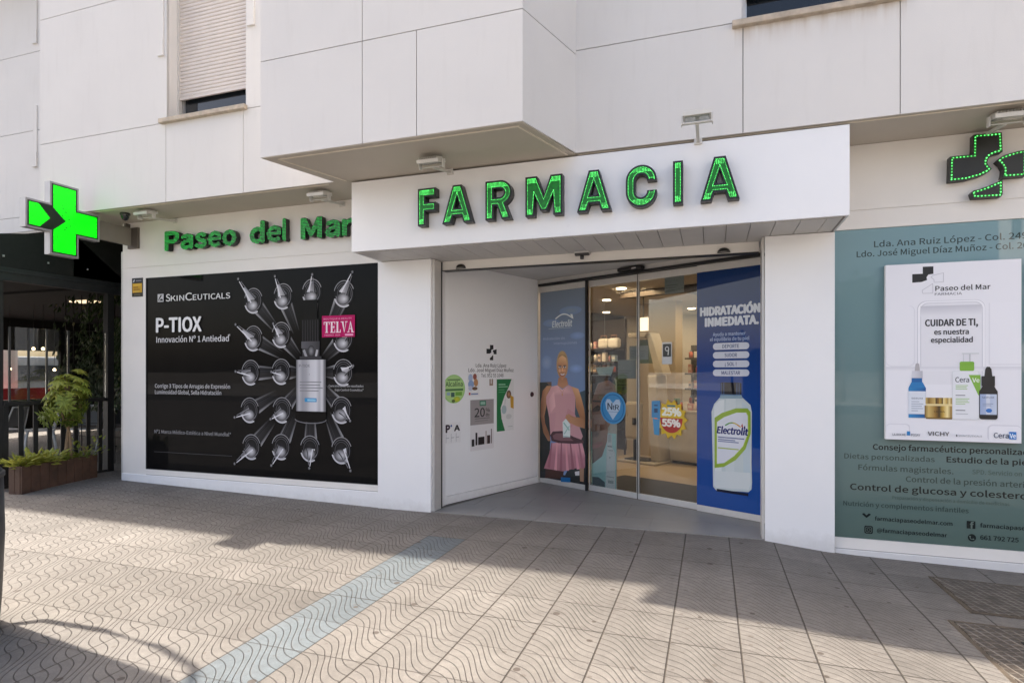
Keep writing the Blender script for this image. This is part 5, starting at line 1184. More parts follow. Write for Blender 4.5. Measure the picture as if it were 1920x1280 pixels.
for x0, x1, z0, z1, cl in ((.26, .20, .6, .24, (154, 98, 108)), (.36, .33, .61, .22, (206, 150, 158)), (.44, .43, .62, .22, (150, 94, 104)), (.52, .55, .63, .24, (204, 146, 154)), (.6, .65, .64, .27, (146, 90, 100)), (.68, .74, .64, .28, (200, 140, 150)), (.75, .82, .64, .30, (156, 100, 110))): c.line([(x0, z0), (x1, z1)], .02, cl, .05)
c.poly(GIRL['neck'], [(160, 112, 80)] * 2 + [(178, 128, 96)] * 3); c.up()
c.poly(GIRL['top'], [(196, 148, 150) if p[0] < .3 else (214, 172, 172) if p[0] < .5 else (186, 140, 144) for p in GIRL['top']]); c.up(); c.poly([(.21, 1.0), (.34, 1.04), (.30, .72), (.233, .71)], (190, 142, 146)); c.poly([(.56, 1.1), (.68, 1.04), (.70, .9), (.55, .80), (.5, .95)], (184, 132, 134)); c.poly([(.20, 1.22), (.30, 1.33), (.33, 1.12), (.24, 1.02)], [(200, 154, 156), (214, 172, 172), (216, 174, 174), (204, 158, 160)]); c.line([(.40, 1.05), (.52, .93)], .014, (190, 142, 146), .003); c.line([(.42, .97), (.54, .88)], .012, (190, 142, 146), .003); c.line([(.40, 1.38), (.455, 1.31), (.50, 1.38)], .006, (180, 130, 90)); c.rect(.447, 1.27, .463, 1.305, (190, 140, 96)); c.up()
c.poly(GIRL['armR'], [(196, 148, 110), (206, 160, 122), (190, 140, 102), (168, 118, 84), (150, 104, 72), (160, 112, 80), (176, 126, 94), (180, 132, 98), (186, 138, 104), (180, 130, 98), (160, 112, 82), (150, 102, 72), (156, 108, 76), (180, 132, 96)]); c.up()
c.poly(GIRL['racket'], (74, 50, 54)); c.up(); c.poly(GIRL['racket2'], (120, 84, 88)); c.up(); c.poly(GIRL['carton'], (206, 216, 212)); c.up(); c.line([(.48, .90), (.585, .80)], .02, (140, 178, 170)); c.line([(.49, .74), (.585, .86)], .014, (150, 186, 178)); c.rect(.475, .70, .598, .715, (150, 170, 168))
for i in range(4): c.ell(.535 + i * .022, .985 - i * .02, .014, .026, (196, 146, 108), (160, 112, 80), 10)
c.up(); c.poly(GIRL['face'], [(226, 184, 138), (206, 158, 114), (176, 126, 90), (160, 112, 78), (164, 114, 80), (186, 134, 98), (176, 124, 90), (172, 122, 86), (186, 138, 100), (212, 168, 122)]); c.up()
c.poly([(.372, 1.79), (.40, 1.85), (.455, 1.885), (.515, 1.85), (.542, 1.79), (.50, 1.82), (.455, 1.832), (.41, 1.82)], [(140, 108, 70), (168, 136, 92), (190, 158, 110), (168, 136, 92), (140, 108, 70), (150, 116, 76), (160, 126, 84), (150, 116, 76)]); c.ell(.41, 1.625, .028, .03, (224, 168, 132), (188, 138, 102), 12); c.ell(.50, 1.625, .028, .03, (206, 150, 114), (178, 128, 94), 12); c.ell(.414, 1.673, .024, .013, (236, 226, 216), n=12); c.ell(.499, 1.673, .024, .013, (236, 226, 216), n=12); c.ell(.416, 1.673, .012, .013, (40, 28, 26), n=10); c.ell(.501, 1.673, .012, .013, (40, 28, 26), n=10); c.line([(.388, 1.684), (.414, 1.689), (.44, 1.683)], .007, (52, 32, 26)); c.line([(.475, 1.683), (.50, 1.689), (.525, 1.684)], .007, (52, 32, 26)); c.rect(.388, 1.692, .438, 1.70, (110, 76, 50)); c.rect(.476, 1.692, .526, 1.70, (110, 76, 50)); c.poly(GIRL['nose'], (214, 164, 122)); c.poly(GIRL['mouth'], (140, 62, 56)); c.up(); c.poly([(.418, 1.583), (.461, 1.571), (.51, 1.585), (.488, 1.563), (.461, 1.558), (.435, 1.563)], (240, 232, 224))
c.text('Electrolit', .27, 2.235, .085, (196, 204, 208), w=.36, bold=.01, shear=.1); c.rect(.20, 2.215, .62, 2.22, (176, 186, 196))
for i in range(9):
    a = .33 + i * .035; c.line([(a, 2.35 + .06 * math.sin(i * .36)), (a + .035, 2.35 + .06 * math.sin((i + 1) * .36))], .018, (206, 212, 214))
c.poly([(.60, 2.40), (.64, 2.40), (.66, 2.33), (.63, 2.35)], (206, 212, 214))
c.text('Hidratación sin', .10, 2.06, .035, (150, 166, 194), w=.40); c.text('interrupciones', .30, 1.99, .035, (150, 166, 194), w=.42)
c.build('artwork', M['gprint'], TP)

DP = thing('drink_poster', 'tall blue poster of a clear drink bottle on the right glass panel', 'poster', tuple(d2w(2.85, -.014, .09)))
sheet(DP, 2.489, 3.232, .086, 2.746, -.0155)
c = dcanvas(-.016)
c.rect(2.489, .086, 3.232, 1.4, (10, 72, 150), (8, 64, 140)); c.rect(2.489, 1.4, 3.232, 2.746, (8, 64, 140), (12, 50, 104)); c.up()
WT = (222, 228, 240)
c.text('HIDRATACIÓN', 2.535, 2.248, .088, WT, w=.675, bold=.03); c.text('INMEDIATA.', 2.595, 2.125, .088, WT, w=.60, bold=.03)
c.text('Ayuda a mantener', 2.685, 2.01, .038, (170, 190, 226), w=.375, bold=.004); c.text('el equilibrio de tu piel', 2.65, 1.955, .038, (170, 190, 226), w=.45, bold=.004)
for i, t in enumerate(('DEPORTE', 'SUDOR', 'SOL', 'MALESTAR')):
    z = 1.855 - i * .098; c.rrect(2.685, z, 3.10, z + .075, .036, (214, 218, 230)); 
c.up()
for i, (t, w_) in enumerate((('DEPORTE', .19), ('SUDOR', .14), ('¡ SOL !', .13), ('MALESTAR', .21))): c.text(t, 2.8925, 1.873 - i * .098, .038, (52, 74, 128), w=w_, bold=.008, align='c')
BO = BOTTLE
c.poly(BO['body'], [(196, 208, 210) if i in (0, 1) else (206, 216, 216) for i in range(len(BO['body']))]); c.rect(2.73, .27, 3.09, .30, (8, 20, 48)); c.up()
c.poly([(2.70, 1.22), (2.76, 1.29), (2.82, 1.30), (2.78, .34), (2.71, .33)], (226, 232, 232)); c.poly([(3.02, 1.29), (3.10, 1.22), (3.11, .36), (3.04, .36)], (198, 212, 218)); c.poly(BO['neck'], (140, 166, 180)); c.up(); c.poly([(2.84, 1.31), (2.95, 1.315), (2.93, .33), (2.83, .325)], (214, 222, 222)); c.poly(BO['liquid'], (220, 226, 226)); c.rect(2.78, 1.348, 3.014, 1.362, (90, 120, 150)); c.up()
c.rrect(2.776, 1.352, 3.014, 1.492, .012, (12, 16, 30)); c.up()
for i in range(9): c.rect(2.785 + i * .025, 1.36, 2.793 + i * .025, 1.485, (58, 86, 130) if i < 2 or i > 6 else (8, 11, 22))
c.rect(2.776, 1.352, 3.014, 1.36, (96, 132, 168))
c.poly(BO['label'], (150, 180, 60)); c.up(); c.poly([(a + .003, b_ * .995 + .004) for a, b_ in BO['inner']], (190, 208, 90)); c.up(); c.poly([(2.734 + (a - 2.728) * .97, b_ * .99 + .008) for a, b_ in BO['inner']], (226, 228, 236)); c.up()
c.text('Electrolit', 2.735, .925, .072, (18, 34, 110), w=.345, bold=.02, shear=.15)
for i in range(8): c.line([(2.83 + i * .022, 1.015 + .035 * math.sin(i * .42)), (2.852 + i * .022, 1.015 + .035 * math.sin((i + 1) * .42))], .014, ((70, 150, 60), (120, 160, 60), (200, 180, 60), (210, 150, 50))[i // 2])
c.poly([(3.01, 1.02), (3.025, 1.05), (3.035, 1.0)], (170, 40, 40)); c.poly([(3.04, 1.01), (3.055, 1.03), (3.06, .99)], (60, 40, 90))
for i, (x, z, w_, cl) in enumerate(((2.745, .875, .30, (90, 100, 150)), (2.745, .85, .20, (120, 130, 170)), (2.745, .83, .24, (130, 140, 176)), (2.745, .755, .24, (170, 190, 80)))): c.rect(x, z, x + w_, z + .012, cl)
c.build('artwork', M['gprint'], DP)

# stickers and cards on the sliding leaves
t = thing('round_sticker', 'round blue sticker with a pale heart and the letters NtR on the left sliding door', 'sticker', tuple(d2w(1.285, .03, 1.135)))
c = dcanvas(.0235)
c.ell(1.285, 1.136, .200, .208, (66, 146, 200), n=40); c.up(); c.ring(1.285, 1.136, .175, .182, .012, (30, 104, 166)); c.up()
c.poly([(1.285, .985), (1.18, 1.12), (1.165, 1.20), (1.19, 1.25), (1.235, 1.25), (1.285, 1.20), (1.335, 1.25), (1.385, 1.25), (1.405, 1.20), (1.39, 1.12)], (186, 208, 228)); c.up()
c.text('N', 1.20, 1.115, .085, (30, 46, 70), w=.075); c.text('t', 1.283, 1.115, .06, (30, 46, 70), w=.03); c.text('R', 1.32, 1.115, .065, (30, 46, 70), w=.06); c.rect(1.21, 1.085, 1.37, 1.09, (90, 130, 170)); c.ring(1.285, 1.136, .2, .208, .006, (110, 176, 216))
c.build('sticker_print', M['gprint'], t)
t = thing('sunburst_sticker', 'yellow sunburst discount sticker with 25% and 55% on the right sliding door', 'sticker', tuple(d2w(2.135, .03, 1.05)))
c = dcanvas(.0235); pts = []
for k in range(28):
    a = 2 * math.pi * k / 28; r = 1.0 if k % 2 == 0 else .80; pts.append((2.135 + .215 * r * math.cos(a), 1.04 + .242 * r * math.sin(a)))
c.poly(pts, (216, 178, 28)); c.up(); c.ell(2.135, 1.04, .15, .165, (226, 190, 44), n=30); c.up()
c.poly([(1.985, 1.055), (2.285, 1.055)] + [(2.135 + .15 * math.cos(math.radians(-a)), 1.04 + .165 * math.sin(math.radians(-a))) for a in range(0, 181, 12)], (176, 28, 24)); c.up()
c.text('25%', 2.015, 1.085, .088, (250, 246, 226), w=.245, bold=.03); c.text('55%', 2.015, .955, .082, (250, 238, 226), w=.235, bold=.03); c.rect(2.08, 1.19, 2.19, 1.21, (60, 120, 130))
c.build('sticker_print', M['gprint'], t)
t = thing('blue_sticker', 'small blue window sticker left of the sunburst sticker', 'sticker', tuple(d2w(1.92, .03, 1.05)))
c = dcanvas(.0233); c.poly([(1.865, 1.25), (1.985, 1.26), (1.985, 1.03), (1.865, 1.05)], (54, 138, 190)); c.poly([(1.88, 1.04), (1.98, 1.03), (1.97, .835), (1.90, .84)], (62, 148, 198)); c.up(); c.rect(1.90, 1.11, 1.95, 1.16, (20, 66, 110)); c.rect(1.9, 1.19, 1.95, 1.205, (20, 50, 90)); c.rect(1.905, 1.03, 1.945, 1.045, (220, 120, 50)); c.build('sticker_print', M['gprint'], t)
t = thing('white_card', 'white card with a dark emblem on the right sliding door above the sunburst', 'card', tuple(d2w(2.075, .03, 1.86)))
c = dcanvas(.0233); c.rrect(2.01, 1.70, 2.145, 1.965, .012, (206, 210, 214)); c.up(); c.rrect(2.022, 1.79, 2.133, 1.945, .01, (46, 58, 68)); c.up(); c.ring(2.078, 1.885, .028, .030, .011, (214, 220, 224)); c.line([(2.10, 1.885), (2.092, 1.81)], .014, (214, 220, 224)); c.build('card_print', M['gprint'], t)
M['cardback'] = mat('grey_card_back', (.27, .29, .28), .6, var=.05)
for s0, z0, s1, z1, n, lb in ((2.03, 2.548, 2.287, 2.752, .05, 'pale grey back of a card stuck high inside the right sliding door'), (1.522, 1.765, 1.64, 1.935, .05, 'pale grey back of a notice inside the left sliding door, upper one'), (1.345, 1.52, 1.62, 1.76, .05, 'large pale grey back of a notice inside the left sliding door, lower one'), (1.675, 1.762, 1.80, 1.935, .05, 'pale grey back of a notice inside the right sliding door by the seal')):
    t = thing('notice_card', lb, 'card', tuple(d2w(s0, n, z0)), 'notices stuck inside the glass doors')
    m = MB(DF); m.box(s0, s1, n, n + .003, z0, z1); m.build('card_sheet', M['cardback'], t)
    m = MB(DF); 
    for k in range(3): m.box(s0 + .02, s0 + (s1 - s0) * (.5 + .1 * k), n - .0012, n - .0002, z0 + .04 + k * .03, z0 + .045 + k * .03)
    m.build('card_lines', M['dark'], t)
t = thing('pennant_banner', 'pale blue triangular pennant hanging inside the left sliding door', 'pennant', tuple(d2w(1.08, .12, 1.65)))
m = MB(DF); m.add([(.93, .12, 1.66), (1.235, .12, 1.675), (1.10, .12, 1.365), (.93, .124, 1.66), (1.235, .124, 1.675), (1.10, .124, 1.365)], [(0, 1, 2), (5, 4, 3), (0, 3, 4, 1), (1, 4, 5, 2), (2, 5, 3, 0)]); m.build('cloth', mat('pale_blue_cloth', (.40, .58, .62), .7), t)
m = MB(DF); m.tube([(.93, .122, 1.667), (1.235, .122, 1.68)], .005, 6); m.tube([(1.08, .122, 1.675), (1.08, .122, 2.93)], .002, 4); m.build('rod', M['alu'], t)
CS = thing('cardboard_display', 'cardboard display of a large face and a white bottle just inside the left sliding door', 'display', tuple(d2w(1.1, .08, .01)))
m = MB(DF); m.plate([(.895, .012), (1.305, .012), (1.305, 1.50), (1.2, 1.565), (.895, 1.565)], (0, .072, 0), (1, 0, 0), (0, 0, 1), .012); m.build('panel', M['white'], CS)
m = MB(DF); m.box(.95, 1.25, .09, .26, .008, .03).box(1.09, 1.11, .085, .10, .03, 1.1); m.build('stand', M['white'], CS)
c = Canvas(DA + DN * .0715 + DD * .15, DD, (0, 0, 1)); c.gain = 1.5; c.rect(.746, .014, 1.154, .8, (150, 196, 196), (168, 206, 202)); c.rect(.746, .8, 1.154, 1.50, (176, 170, 160)); c.up()
c.poly(STANDEE['hair'], (34, 26, 24)); c.poly([(.755, 1.21), (.86, 1.45), (1.03, 1.5), (1.14, 1.43), (1.151, 1.304), (1.117, 1.121), (1.117, .994), (1.022, .876), (1.013, .705), (.925, .483), (.764, .366)], [(130, 90, 72), (166, 118, 96), (160, 112, 92), (124, 86, 68), (142, 100, 80), (172, 124, 102), (158, 112, 92), (152, 106, 86), (138, 94, 78), (110, 72, 60), (84, 56, 48)]); c.up()
c.poly(STANDEE['eye'], (48, 32, 28)); c.poly(STANDEE['nose'], (92, 60, 50)); c.poly(STANDEE['lips'], (150, 84, 80)); c.rect(.764, 1.20, .90, 1.225, (44, 30, 26)); c.up(); c.line([(.77, .625), (.93, .665)], .008, (90, 46, 44)); c.ell(.86, .85, .06, .05, (156, 112, 92), (116, 80, 64))
c.poly(STANDEE['bottle'], (206, 210, 208)); c.poly(STANDEE['arm'], (60, 84, 92)); c.up(); c.poly(STANDEE['cap'], (176, 182, 182)); c.rect(1.015, .62, 1.09, .632, (90, 100, 100)); c.rect(1.03, .57, 1.10, .578, (120, 128, 128)); c.rect(1.045, .47, 1.06, .49, (120, 128, 128)); c.rect(1.0, .22, 1.12, .23, (150, 156, 156)); c.rect(1.02, .14, 1.11, .18, (150, 160, 160)); c.rect(1.0, .30, 1.005, .5, (170, 176, 176))
c.build('display_print', M['print'], CS)

# ------------------------------------------------------------------ notices on the white side wall of the entrance
def wcanvas(): return Canvas(LA - LN * .0035, LD, (0, 0, 1))
def wsheet(t, a, b_, z0, z1, m_=None):
    m = MB(LF); m.box(a, b_, -.0035, -.0002, z0, z1); m.build('sheet', m_ or M['paper'], t)
t = thing('wall_lettering', 'small black cross emblem and three lines of lettering on the white entrance side wall', 'lettering', tuple(LF @ Vector((1.0, -.004, 1.75))))
c = Canvas(LA - LN * .0008, LD, (0, 0, 1)); logo(c, .902, 1.76, .20, (16, 17, 18)); c.build('emblem', M['print'], t)
c = Canvas(LA - LN * .0008, LD, (0, 0, 1))
c.text('Lda. Ana Ruiz López', .70, 1.668, .045, (96, 98, 102), w=.60, bold=.006); c.text('Ldo. José Miguel Díaz Muñoz', .565, 1.607, .045, (96, 98, 102), w=.89, bold=.006); c.text('Tel. 952 55 1048', .80, 1.538, .045, (110, 112, 116), w=.44, bold=.006)
c.build('lettering', M['print'], t)
t = thing('oval_sticker', 'green oval sticker on the white entrance side wall', 'sticker', tuple(LF @ Vector((.31, -.004, 1.4))))
c = Canvas(LA - LN * .001, LD, (0, 0, 1)); c.ell(.312, 1.398, .192, .176, (150, 196, 110), (160, 204, 128), n=40); c.up(); c.ell(.312, 1.398, .175, .16, (176, 212, 140), n=40); c.up()
c.rect(.15, 1.375, .47, 1.40, (70, 120, 66)); c.text('Alcalína', .17, 1.43, .055, (52, 92, 50), w=.29, bold=.01); c.rect(.20, 1.50, .42, 1.52, (110, 150, 90)); c.rect(.19, 1.32, .245, 1.36, (150, 176, 196)); c.rect(.26, 1.30, .32, 1.355, (60, 96, 90)); c.rect(.335, 1.315, .45, 1.36, (110, 166, 60)); c.ell(.36, 1.27, .06, .035, (210, 204, 60), (160, 190, 60)); c.ell(.30, 1.25, .03, .02, (90, 110, 60))
c.build('sticker_print', M['print'], t)
t = thing('shoe_leaflet', 'small leaflet with blue and brown figures on the entrance side wall', 'leaflet', tuple(LF @ Vector((.66, -.004, 1.45)))); wsheet(t, .545, .765, 1.30, 1.585)
c = wcanvas(); c.ell(.60, 1.53, .04, .05, (166, 182, 212)); c.ell(.68, 1.545, .035, .04, (150, 84, 70)); c.ell(.61, 1.45, .055, .05, (140, 164, 206)); c.ell(.70, 1.47, .04, .05, (190, 140, 96)); c.ell(.60, 1.40, .04, .03, (190, 196, 216)); c.ell(.68, 1.395, .05, .022, (110, 82, 62)); c.rect(.57, 1.315, .60, 1.345, (180, 40, 60)); c.rect(.61, 1.318, .74, 1.335, (120, 140, 180)); c.build('leaflet_print', M['print'], t)
t = thing('discount_leaflet', 'grey and white leaflet reading 20% with cosmetics on the entrance side wall', 'leaflet', tuple(LF @ Vector((.82, -.004, .9)))); wsheet(t, .592, 1.045, .60, 1.252)
c = wcanvas(); c.rect(.596, .93, 1.042, 1.25, (158, 152, 152)); c.rect(.596, .604, 1.042, .93, (226, 224, 226)); c.up(); c.rect(.77, 1.17, .89, 1.235, (50, 120, 90)); c.up(); c.rect(.785, 1.183, .875, 1.222, (150, 190, 170)); c.text('20', .675, 1.03, .11, (42, 40, 42), w=.19); c.text('%', .885, 1.085, .05, (42, 40, 42), w=.08); c.text('dto', .885, 1.03, .04, (42, 40, 42), w=.07); c.rect(.68, 1.005, .96, 1.011, (60, 58, 60)); c.rect(.68, .975, .93, .98, (110, 106, 108))
for x, z, w_, h, cl in ((.62, .66, .05, .09, (30, 28, 30)), (.69, .67, .035, .16, (40, 36, 36)), (.74, .67, .12, .10, (34, 28, 26)), (.88, .67, .02, .17, (170, 160, 156)), (.91, .67, .06, .11, (60, 40, 36)), (.985, .67, .02, .19, (130, 124, 122))): c.rect(x, z, x + w_, z + h, cl)
c.build('leaflet_print', M['print'], t)
t = thing('green_leaflet', 'tall green and white leaflet on the entrance side wall', 'leaflet', tuple(LF @ Vector((1.28, -.004, 1.1)))); wsheet(t, 1.10, 1.455, .81, 1.51)
c = wcanvas(); c.rect(1.102, .812, 1.453, 1.508, (226, 228, 228)); c.up(); c.poly([(1.102, .812), (1.27, .812), (1.20, .98), (1.18, 1.12), (1.26, 1.28), (1.35, 1.40), (1.41, 1.508), (1.102, 1.508)], (28, 120, 66)); c.up(); c.rect(1.14, 1.43, 1.28, 1.445, (150, 206, 170)); c.rect(1.14, 1.40, 1.33, 1.412, (150, 206, 170)); c.rect(1.14, 1.36, 1.26, 1.37, (90, 170, 120)); c.rect(1.14, 1.33, 1.28, 1.34, (90, 170, 120)); c.ell(1.35, 1.30, .05, .055, (200, 150, 110), (60, 44, 34)); c.poly([(1.38, 1.29), (1.453, 1.26), (1.453, 1.10), (1.39, 1.12)], (206, 160, 50)); c.ell(1.25, 1.10, .05, .06, (170, 190, 196)); c.line([(1.26, 1.15), (1.28, 1.24)], .025, (210, 214, 214)); c.ell(1.35, 1.0, .06, .035, (206, 210, 210)); c.rect(1.33, .86, 1.43, .868, (180, 190, 186)); c.build('leaflet_print', M['print'], t)
t = thing('small_notice', 'small white notice with dark letters low on the entrance side wall', 'notice', tuple(LF @ Vector((.28, -.004, .86)))); wsheet(t, .145, .425, .735, .985)
c = wcanvas(); c.text('P', .175, .875, .085, (44, 26, 40), w=.06, bold=.03); c.ell(.262, .95, .014, .014, (60, 90, 150)); c.text('A', .315, .885, .065, (34, 30, 34), w=.09, bold=.03)
for i in range(3): c.rect(.17 + i * .085, .75, .18 + i * .085, .855, (196, 196, 200)); c.rect(.17 + i * .085, .80, .225 + i * .085, .81, (186, 186, 192))
c.build('notice_print', M['print'], t)
t = thing('door_button', 'small dark round push button on the entrance side wall near the glass', 'button', tuple(LF @ Vector((1.862, -.005, 1.285))))
m = MB(LF); m.tube([(1.862, -.001, 1.285), (1.862, -.018, 1.285)], .028, 16); m.build('button_cap', mat('maroon_button', (.05, .012, .02), .4), t); m = MB(LF); m.tube([(1.862, 0, 1.285), (1.862, -.006, 1.285)], .036, 16); m.build('ring', M['dark'], t)
t = thing('paper_tag', 'tiny brown paper tag on the entrance side wall above the grey leaflet', 'tag', tuple(LF @ Vector((.985, -.004, 1.47)))); wsheet(t, .955, 1.03, 1.425, 1.515)
c = wcanvas(); c.rect(.957, 1.427, 1.028, 1.513, (150, 128, 110)); c.up(); c.rect(.98, 1.45, 1.005, 1.513, (214, 208, 204)); c.build('tag_print', M['print'], t)

# ------------------------------------------------------------------ shop interior seen through the glass
M['iwall'] = mat('warm_beige_wall', (.40, .33, .235), .7, var=.06, scale=2)
M['ifloor'] = mat('beige_shop_floor', (.40, .33, .25), .35, var=.08, scale=2)
M['iceil'] = mat('shop_ceiling', (.55, .48, .38), .8, var=.04)
M['idark'] = mat('dark_wood_panel', (.035, .025, .018), .6, var=.3, scale=5)
M['iwhite'] = mat('white_lacquer', (.46, .425, .37), .35)
SI = thing('shop_interior', 'warm beige shop room with white counter front seen through the glass doors', 'room', tuple(d2w(0, .1, 0)))
m = MB(DF); m.box(-4.2, 3.2, .10, 6.6, -.02, .007); m.build('floor', M['ifloor'], SI)
m = MB(DF); m.box(-4.2, 3.2, .10, 6.6, 2.90, 2.96); m.build('ceiling', M['iceil'], SI)
m = MB(DF); m.box(-4.3, 3.2, 6.6, 6.7, 0, 2.95).box(-4.3, -4.2, .1, 6.6, 0, 2.95).box(3.2, 3.26, .12, 6.6, 0, 2.95).box(-4.2, -.05, .10, .16, 0, 2.95); m.each('wall', M['iwall'], SI)
m = MB(DF); m.box(-4.2, -2.2, 3.6, 6.55, 2.35, 2.9).box(-2.5, -2.45, 2.2, 3.6, .1, 2.4).box(-4.2, -2.2, 5.0, 5.1, .1, 2.35); m.each('dark_panel', M['idark'], SI)
m = MB(DF); m.box(.55, 3.15, .18, 1.35, .0072, .012); m.build('door_mat', mat('dark_door_mat', (.03, .028, .026), .95, var=.2, scale=60), SI)
m = MB(DF); m.box(-.12, .27, 3.35, 3.6, .0, 2.9).box(-.55, -.121, 3.42, 3.6, 0, 2.9); m.each('pillar', M['iwall'], SI)
m = MB(DF); m.box(.2, 1.9, 1.7, 1.84, 2.80, 2.895).box(1.3, 1.42, 1.84, 3.2, 2.80, 2.895); m.each('ceiling_beam', M['idark'], SI)
dl = mat('downlight_disc', (.9, .9, .9), emit=(1, .80, .55), es=5)
for s, n in ((.51, 1.32), (-.56, 2.39), (.95, 4.6), (2.2, 1.6), (2.3, 3.4), (-2.0, 1.8), (-.2, 4.8), (-1.9, 4.2)):
    m = MB(DF); m.lathe((s, n, 2.885), [(0, 0), (.075, 0), (.075, .014), (0, .014)], 16); m.build('downlight', dl, SI)
for s, n, e in ((.6, 1.5, 12), (-1.2, 2.0, 17), (1.2, 3.2, 13), (-.6, 4.8, 9)):
    l = bpy.data.lights.new('shop_lamp', 'AREA'); l.energy = e; l.size = .6; l.color = (1, .71, .42); o = bpy.data.objects.new('shop_lamp', l); C.objects.link(o); o.location = d2w(s, n, 2.87)
CT = thing('shop_counter', 'white lacquered counter with two door fronts seen through the right sliding door', 'counter', tuple(d2w(1.1, 3.0, 0)))
m = MB(DF); m.box(.38, 2.6, 2.95, 3.5, .06, .90); m.build('carcass', M['iwhite'], CT)
m = MB(DF); m.box(.36, 2.62, 2.92, 3.52, .901, .935); m.build('top', M['iwhite'], CT, bevel=.004)
m = MB(DF)
for k in range(4): m.box(.40 + k * .55, .935 + k * .55, 2.935, 2.949, .09, .885)
m.each('front', M['iwhite'], CT); m = MB(DF); m.box(.4, 2.58, 3.0, 3.45, .007, .06); m.build('kick_board', M['dark'], CT)
KM = thing('beauty_machine', 'tall white and grey skin scanning kiosk on a white base inside the shop', 'machine', tuple(d2w(-.05, 2.7, 0)))
m = MB(DF); m.box(-.38, .42, 2.42, 3.0, .007, .05); m.build('base', M['iwhite'], KM, bevel=.015)
m = MB(DF); m.box(-.25, .2, 2.5, 2.85, .051, .07); m.build('foot_plate', M['black'], KM)
m = MB(DF); m.hexa([(.22, 2.6, .05), (.40, 2.6, .05), (.40, 2.95, .05), (.22, 2.95, .05), (.14, 2.6, 1.55), (.34, 2.6, 1.55), (.34, 2.95, 1.55), (.14, 2.95, 1.55)]); m.build('column', M['iwhite'], KM, bevel=.03)
m = MB(DF); m.hexa([(.30, 2.6, 1.56), (.46, 2.6, 1.56), (.46, 2.9, 1.56), (.30, 2.9, 1.56), (.12, 2.6, 2.28), (.22, 2.6, 2.28), (.22, 2.9, 2.28), (.12, 2.9, 2.28)]).hexa([(-.20, 2.55, 2.20), (.12, 2.55, 2.20), (.12, 2.95, 2.20), (-.2, 2.95, 2.2), (-.22, 2.55, 2.29), (.2, 2.55, 2.29), (.2, 2.95, 2.29), (-.22, 2.95, 2.29)]); m.build('upper_arm', M['iwhite'], KM, bevel=.02)
m = MB(DF); m.hexa([(-.06, 2.66, 1.75), (.26, 2.66, 1.75), (.26, 2.70, 1.75), (-.06, 2.70, 1.75), (-.06, 2.66, 2.17), (.12, 2.66, 2.17), (.12, 2.70, 2.17), (-.06, 2.70, 2.17)]); m.build('screen', mat('dark_green_screen', (.03, .07, .045), .15), KM)
m = MB(DF); m.box(-.22, .10, 2.45, 2.58, .42, 1.08); m.build('front_pad', M['iwhite'], KM, bevel=.05); m = MB(DF); m.box(-.05, .03, 2.44, 2.449, .68, .80); m.build('handle', M['black'], KM); m = MB(DF); m.tube([(-.04, 2.55, .07), (-.04, 2.55, .43)], .05, 12); m.build('pad_post', M['black'], KM)
PC = [(.75, .72, .66), (.55, .12, .08), (.62, .50, .08), (.70, .55, .45), (.25, .35, .45), (.12, .25, .15), (.80, .78, .74), (.60, .30, .28), (.35, .18, .12), (.10, .10, .11)]
PM = [mat('packaging_%s' % n_, c_, .4, var=.08, scale=30) for n_, c_ in zip(('cream', 'red', 'yellow', 'peach', 'blue', 'green', 'white', 'coral', 'brown', 'black'), PC)]
PN = ('cream', 'red', 'yellow', 'peach', 'blue', 'green', 'white', 'coral', 'brown', 'black')
def shelf_unit(s0, s1, n0, n1, zs, label, top):
    t = thing('display_shelf', label, 'shelf', tuple(d2w(s0, n0, 0)), 'display shelves inside the shop')
    m = MB(DF); m.box(s0, s1, n1 - .02, n1, .1, top); m.build('back', M['idark'], t)
    for a in (s0, s1 - .02):
        m = MB(DF); m.box(a, a + .02, n1 - .06, n1 - .021, .01, top); m.build('upright', M['idark'], t)
    for z in zs:
        m = MB(DF); m.box(s0 + .021, s1 - .021, n0, n1 - .021, z - .03, z); m.build('shelf_board', M['idark'], t)
ORD = ('first', 'second', 'third', 'fourth', 'fifth', 'sixth', 'seventh', 'eighth', 'ninth', 'tenth')
def product(s, n, z, kind, ci, label):
    nm = {'box': 'product_box', 'bottle': 'product_bottle', 'bag': 'wash_bag'}[kind]
    t = thing(nm, label, {'box': 'box', 'bottle': 'bottle', 'bag': 'bag'}[kind], tuple(d2w(s, n, z)), 'products on the shop shelves')
    w_ = .05 + .04 * R(); h = .11 + .10 * R()
    if kind == 'box':
        m = MB(DF); m.box(s - w_ / 2, s + w_ / 2, n - .04, n + .04, z + .001, z + h); m.build('carton', PM[ci], t, bevel=.002)
        m = MB(DF); m.box(s - w_ / 2 + .008, s + w_ / 2 - .008, n - .0415, n - .0403, z + h * .35, z + h * .7); m.build('label', PM[(ci + 6) % 10], t)
    elif kind == 'bottle':
        m = MB(DF); r = w_ * .42; m.lathe((s, n, z + .001), [(0, 0), (r, 0), (r, h * .7), (r * .5, h * .8), (r * .45, h * .84), (0, h * .84)], 12); m.build('body', PM[ci], t)
        m = MB(DF); m.lathe((s, n, z + .001), [(0, h * .841), (r * .55, h * .841), (r * .5, h), (0, h)], 10); m.build('cap', PM[(ci + 3) % 10], t)
    else:
        W2 = .12; m = MB(DF); m.box(s - W2, s + W2, n - .07, n + .07, z + .001, z + .2); m.build('body', PM[ci], t, bevel=.05)
        m = MB(DF); m.tube([(s - .07, n - .02, z + .18), (s - .06, n - .02, z + .25), (s + .06, n - .02, z + .25), (s + .07, n - .02, z + .18)], .01, 6); m.build('handle', PM[8], t)
LV = (.5, .85, 1.2, 1.60, 1.80, 2.05)
shelf_unit(-1.55, -.72, 2.85, 3.25, LV, 'dark shelf unit with cream wash bags, seen through the left sliding door', 2.62)
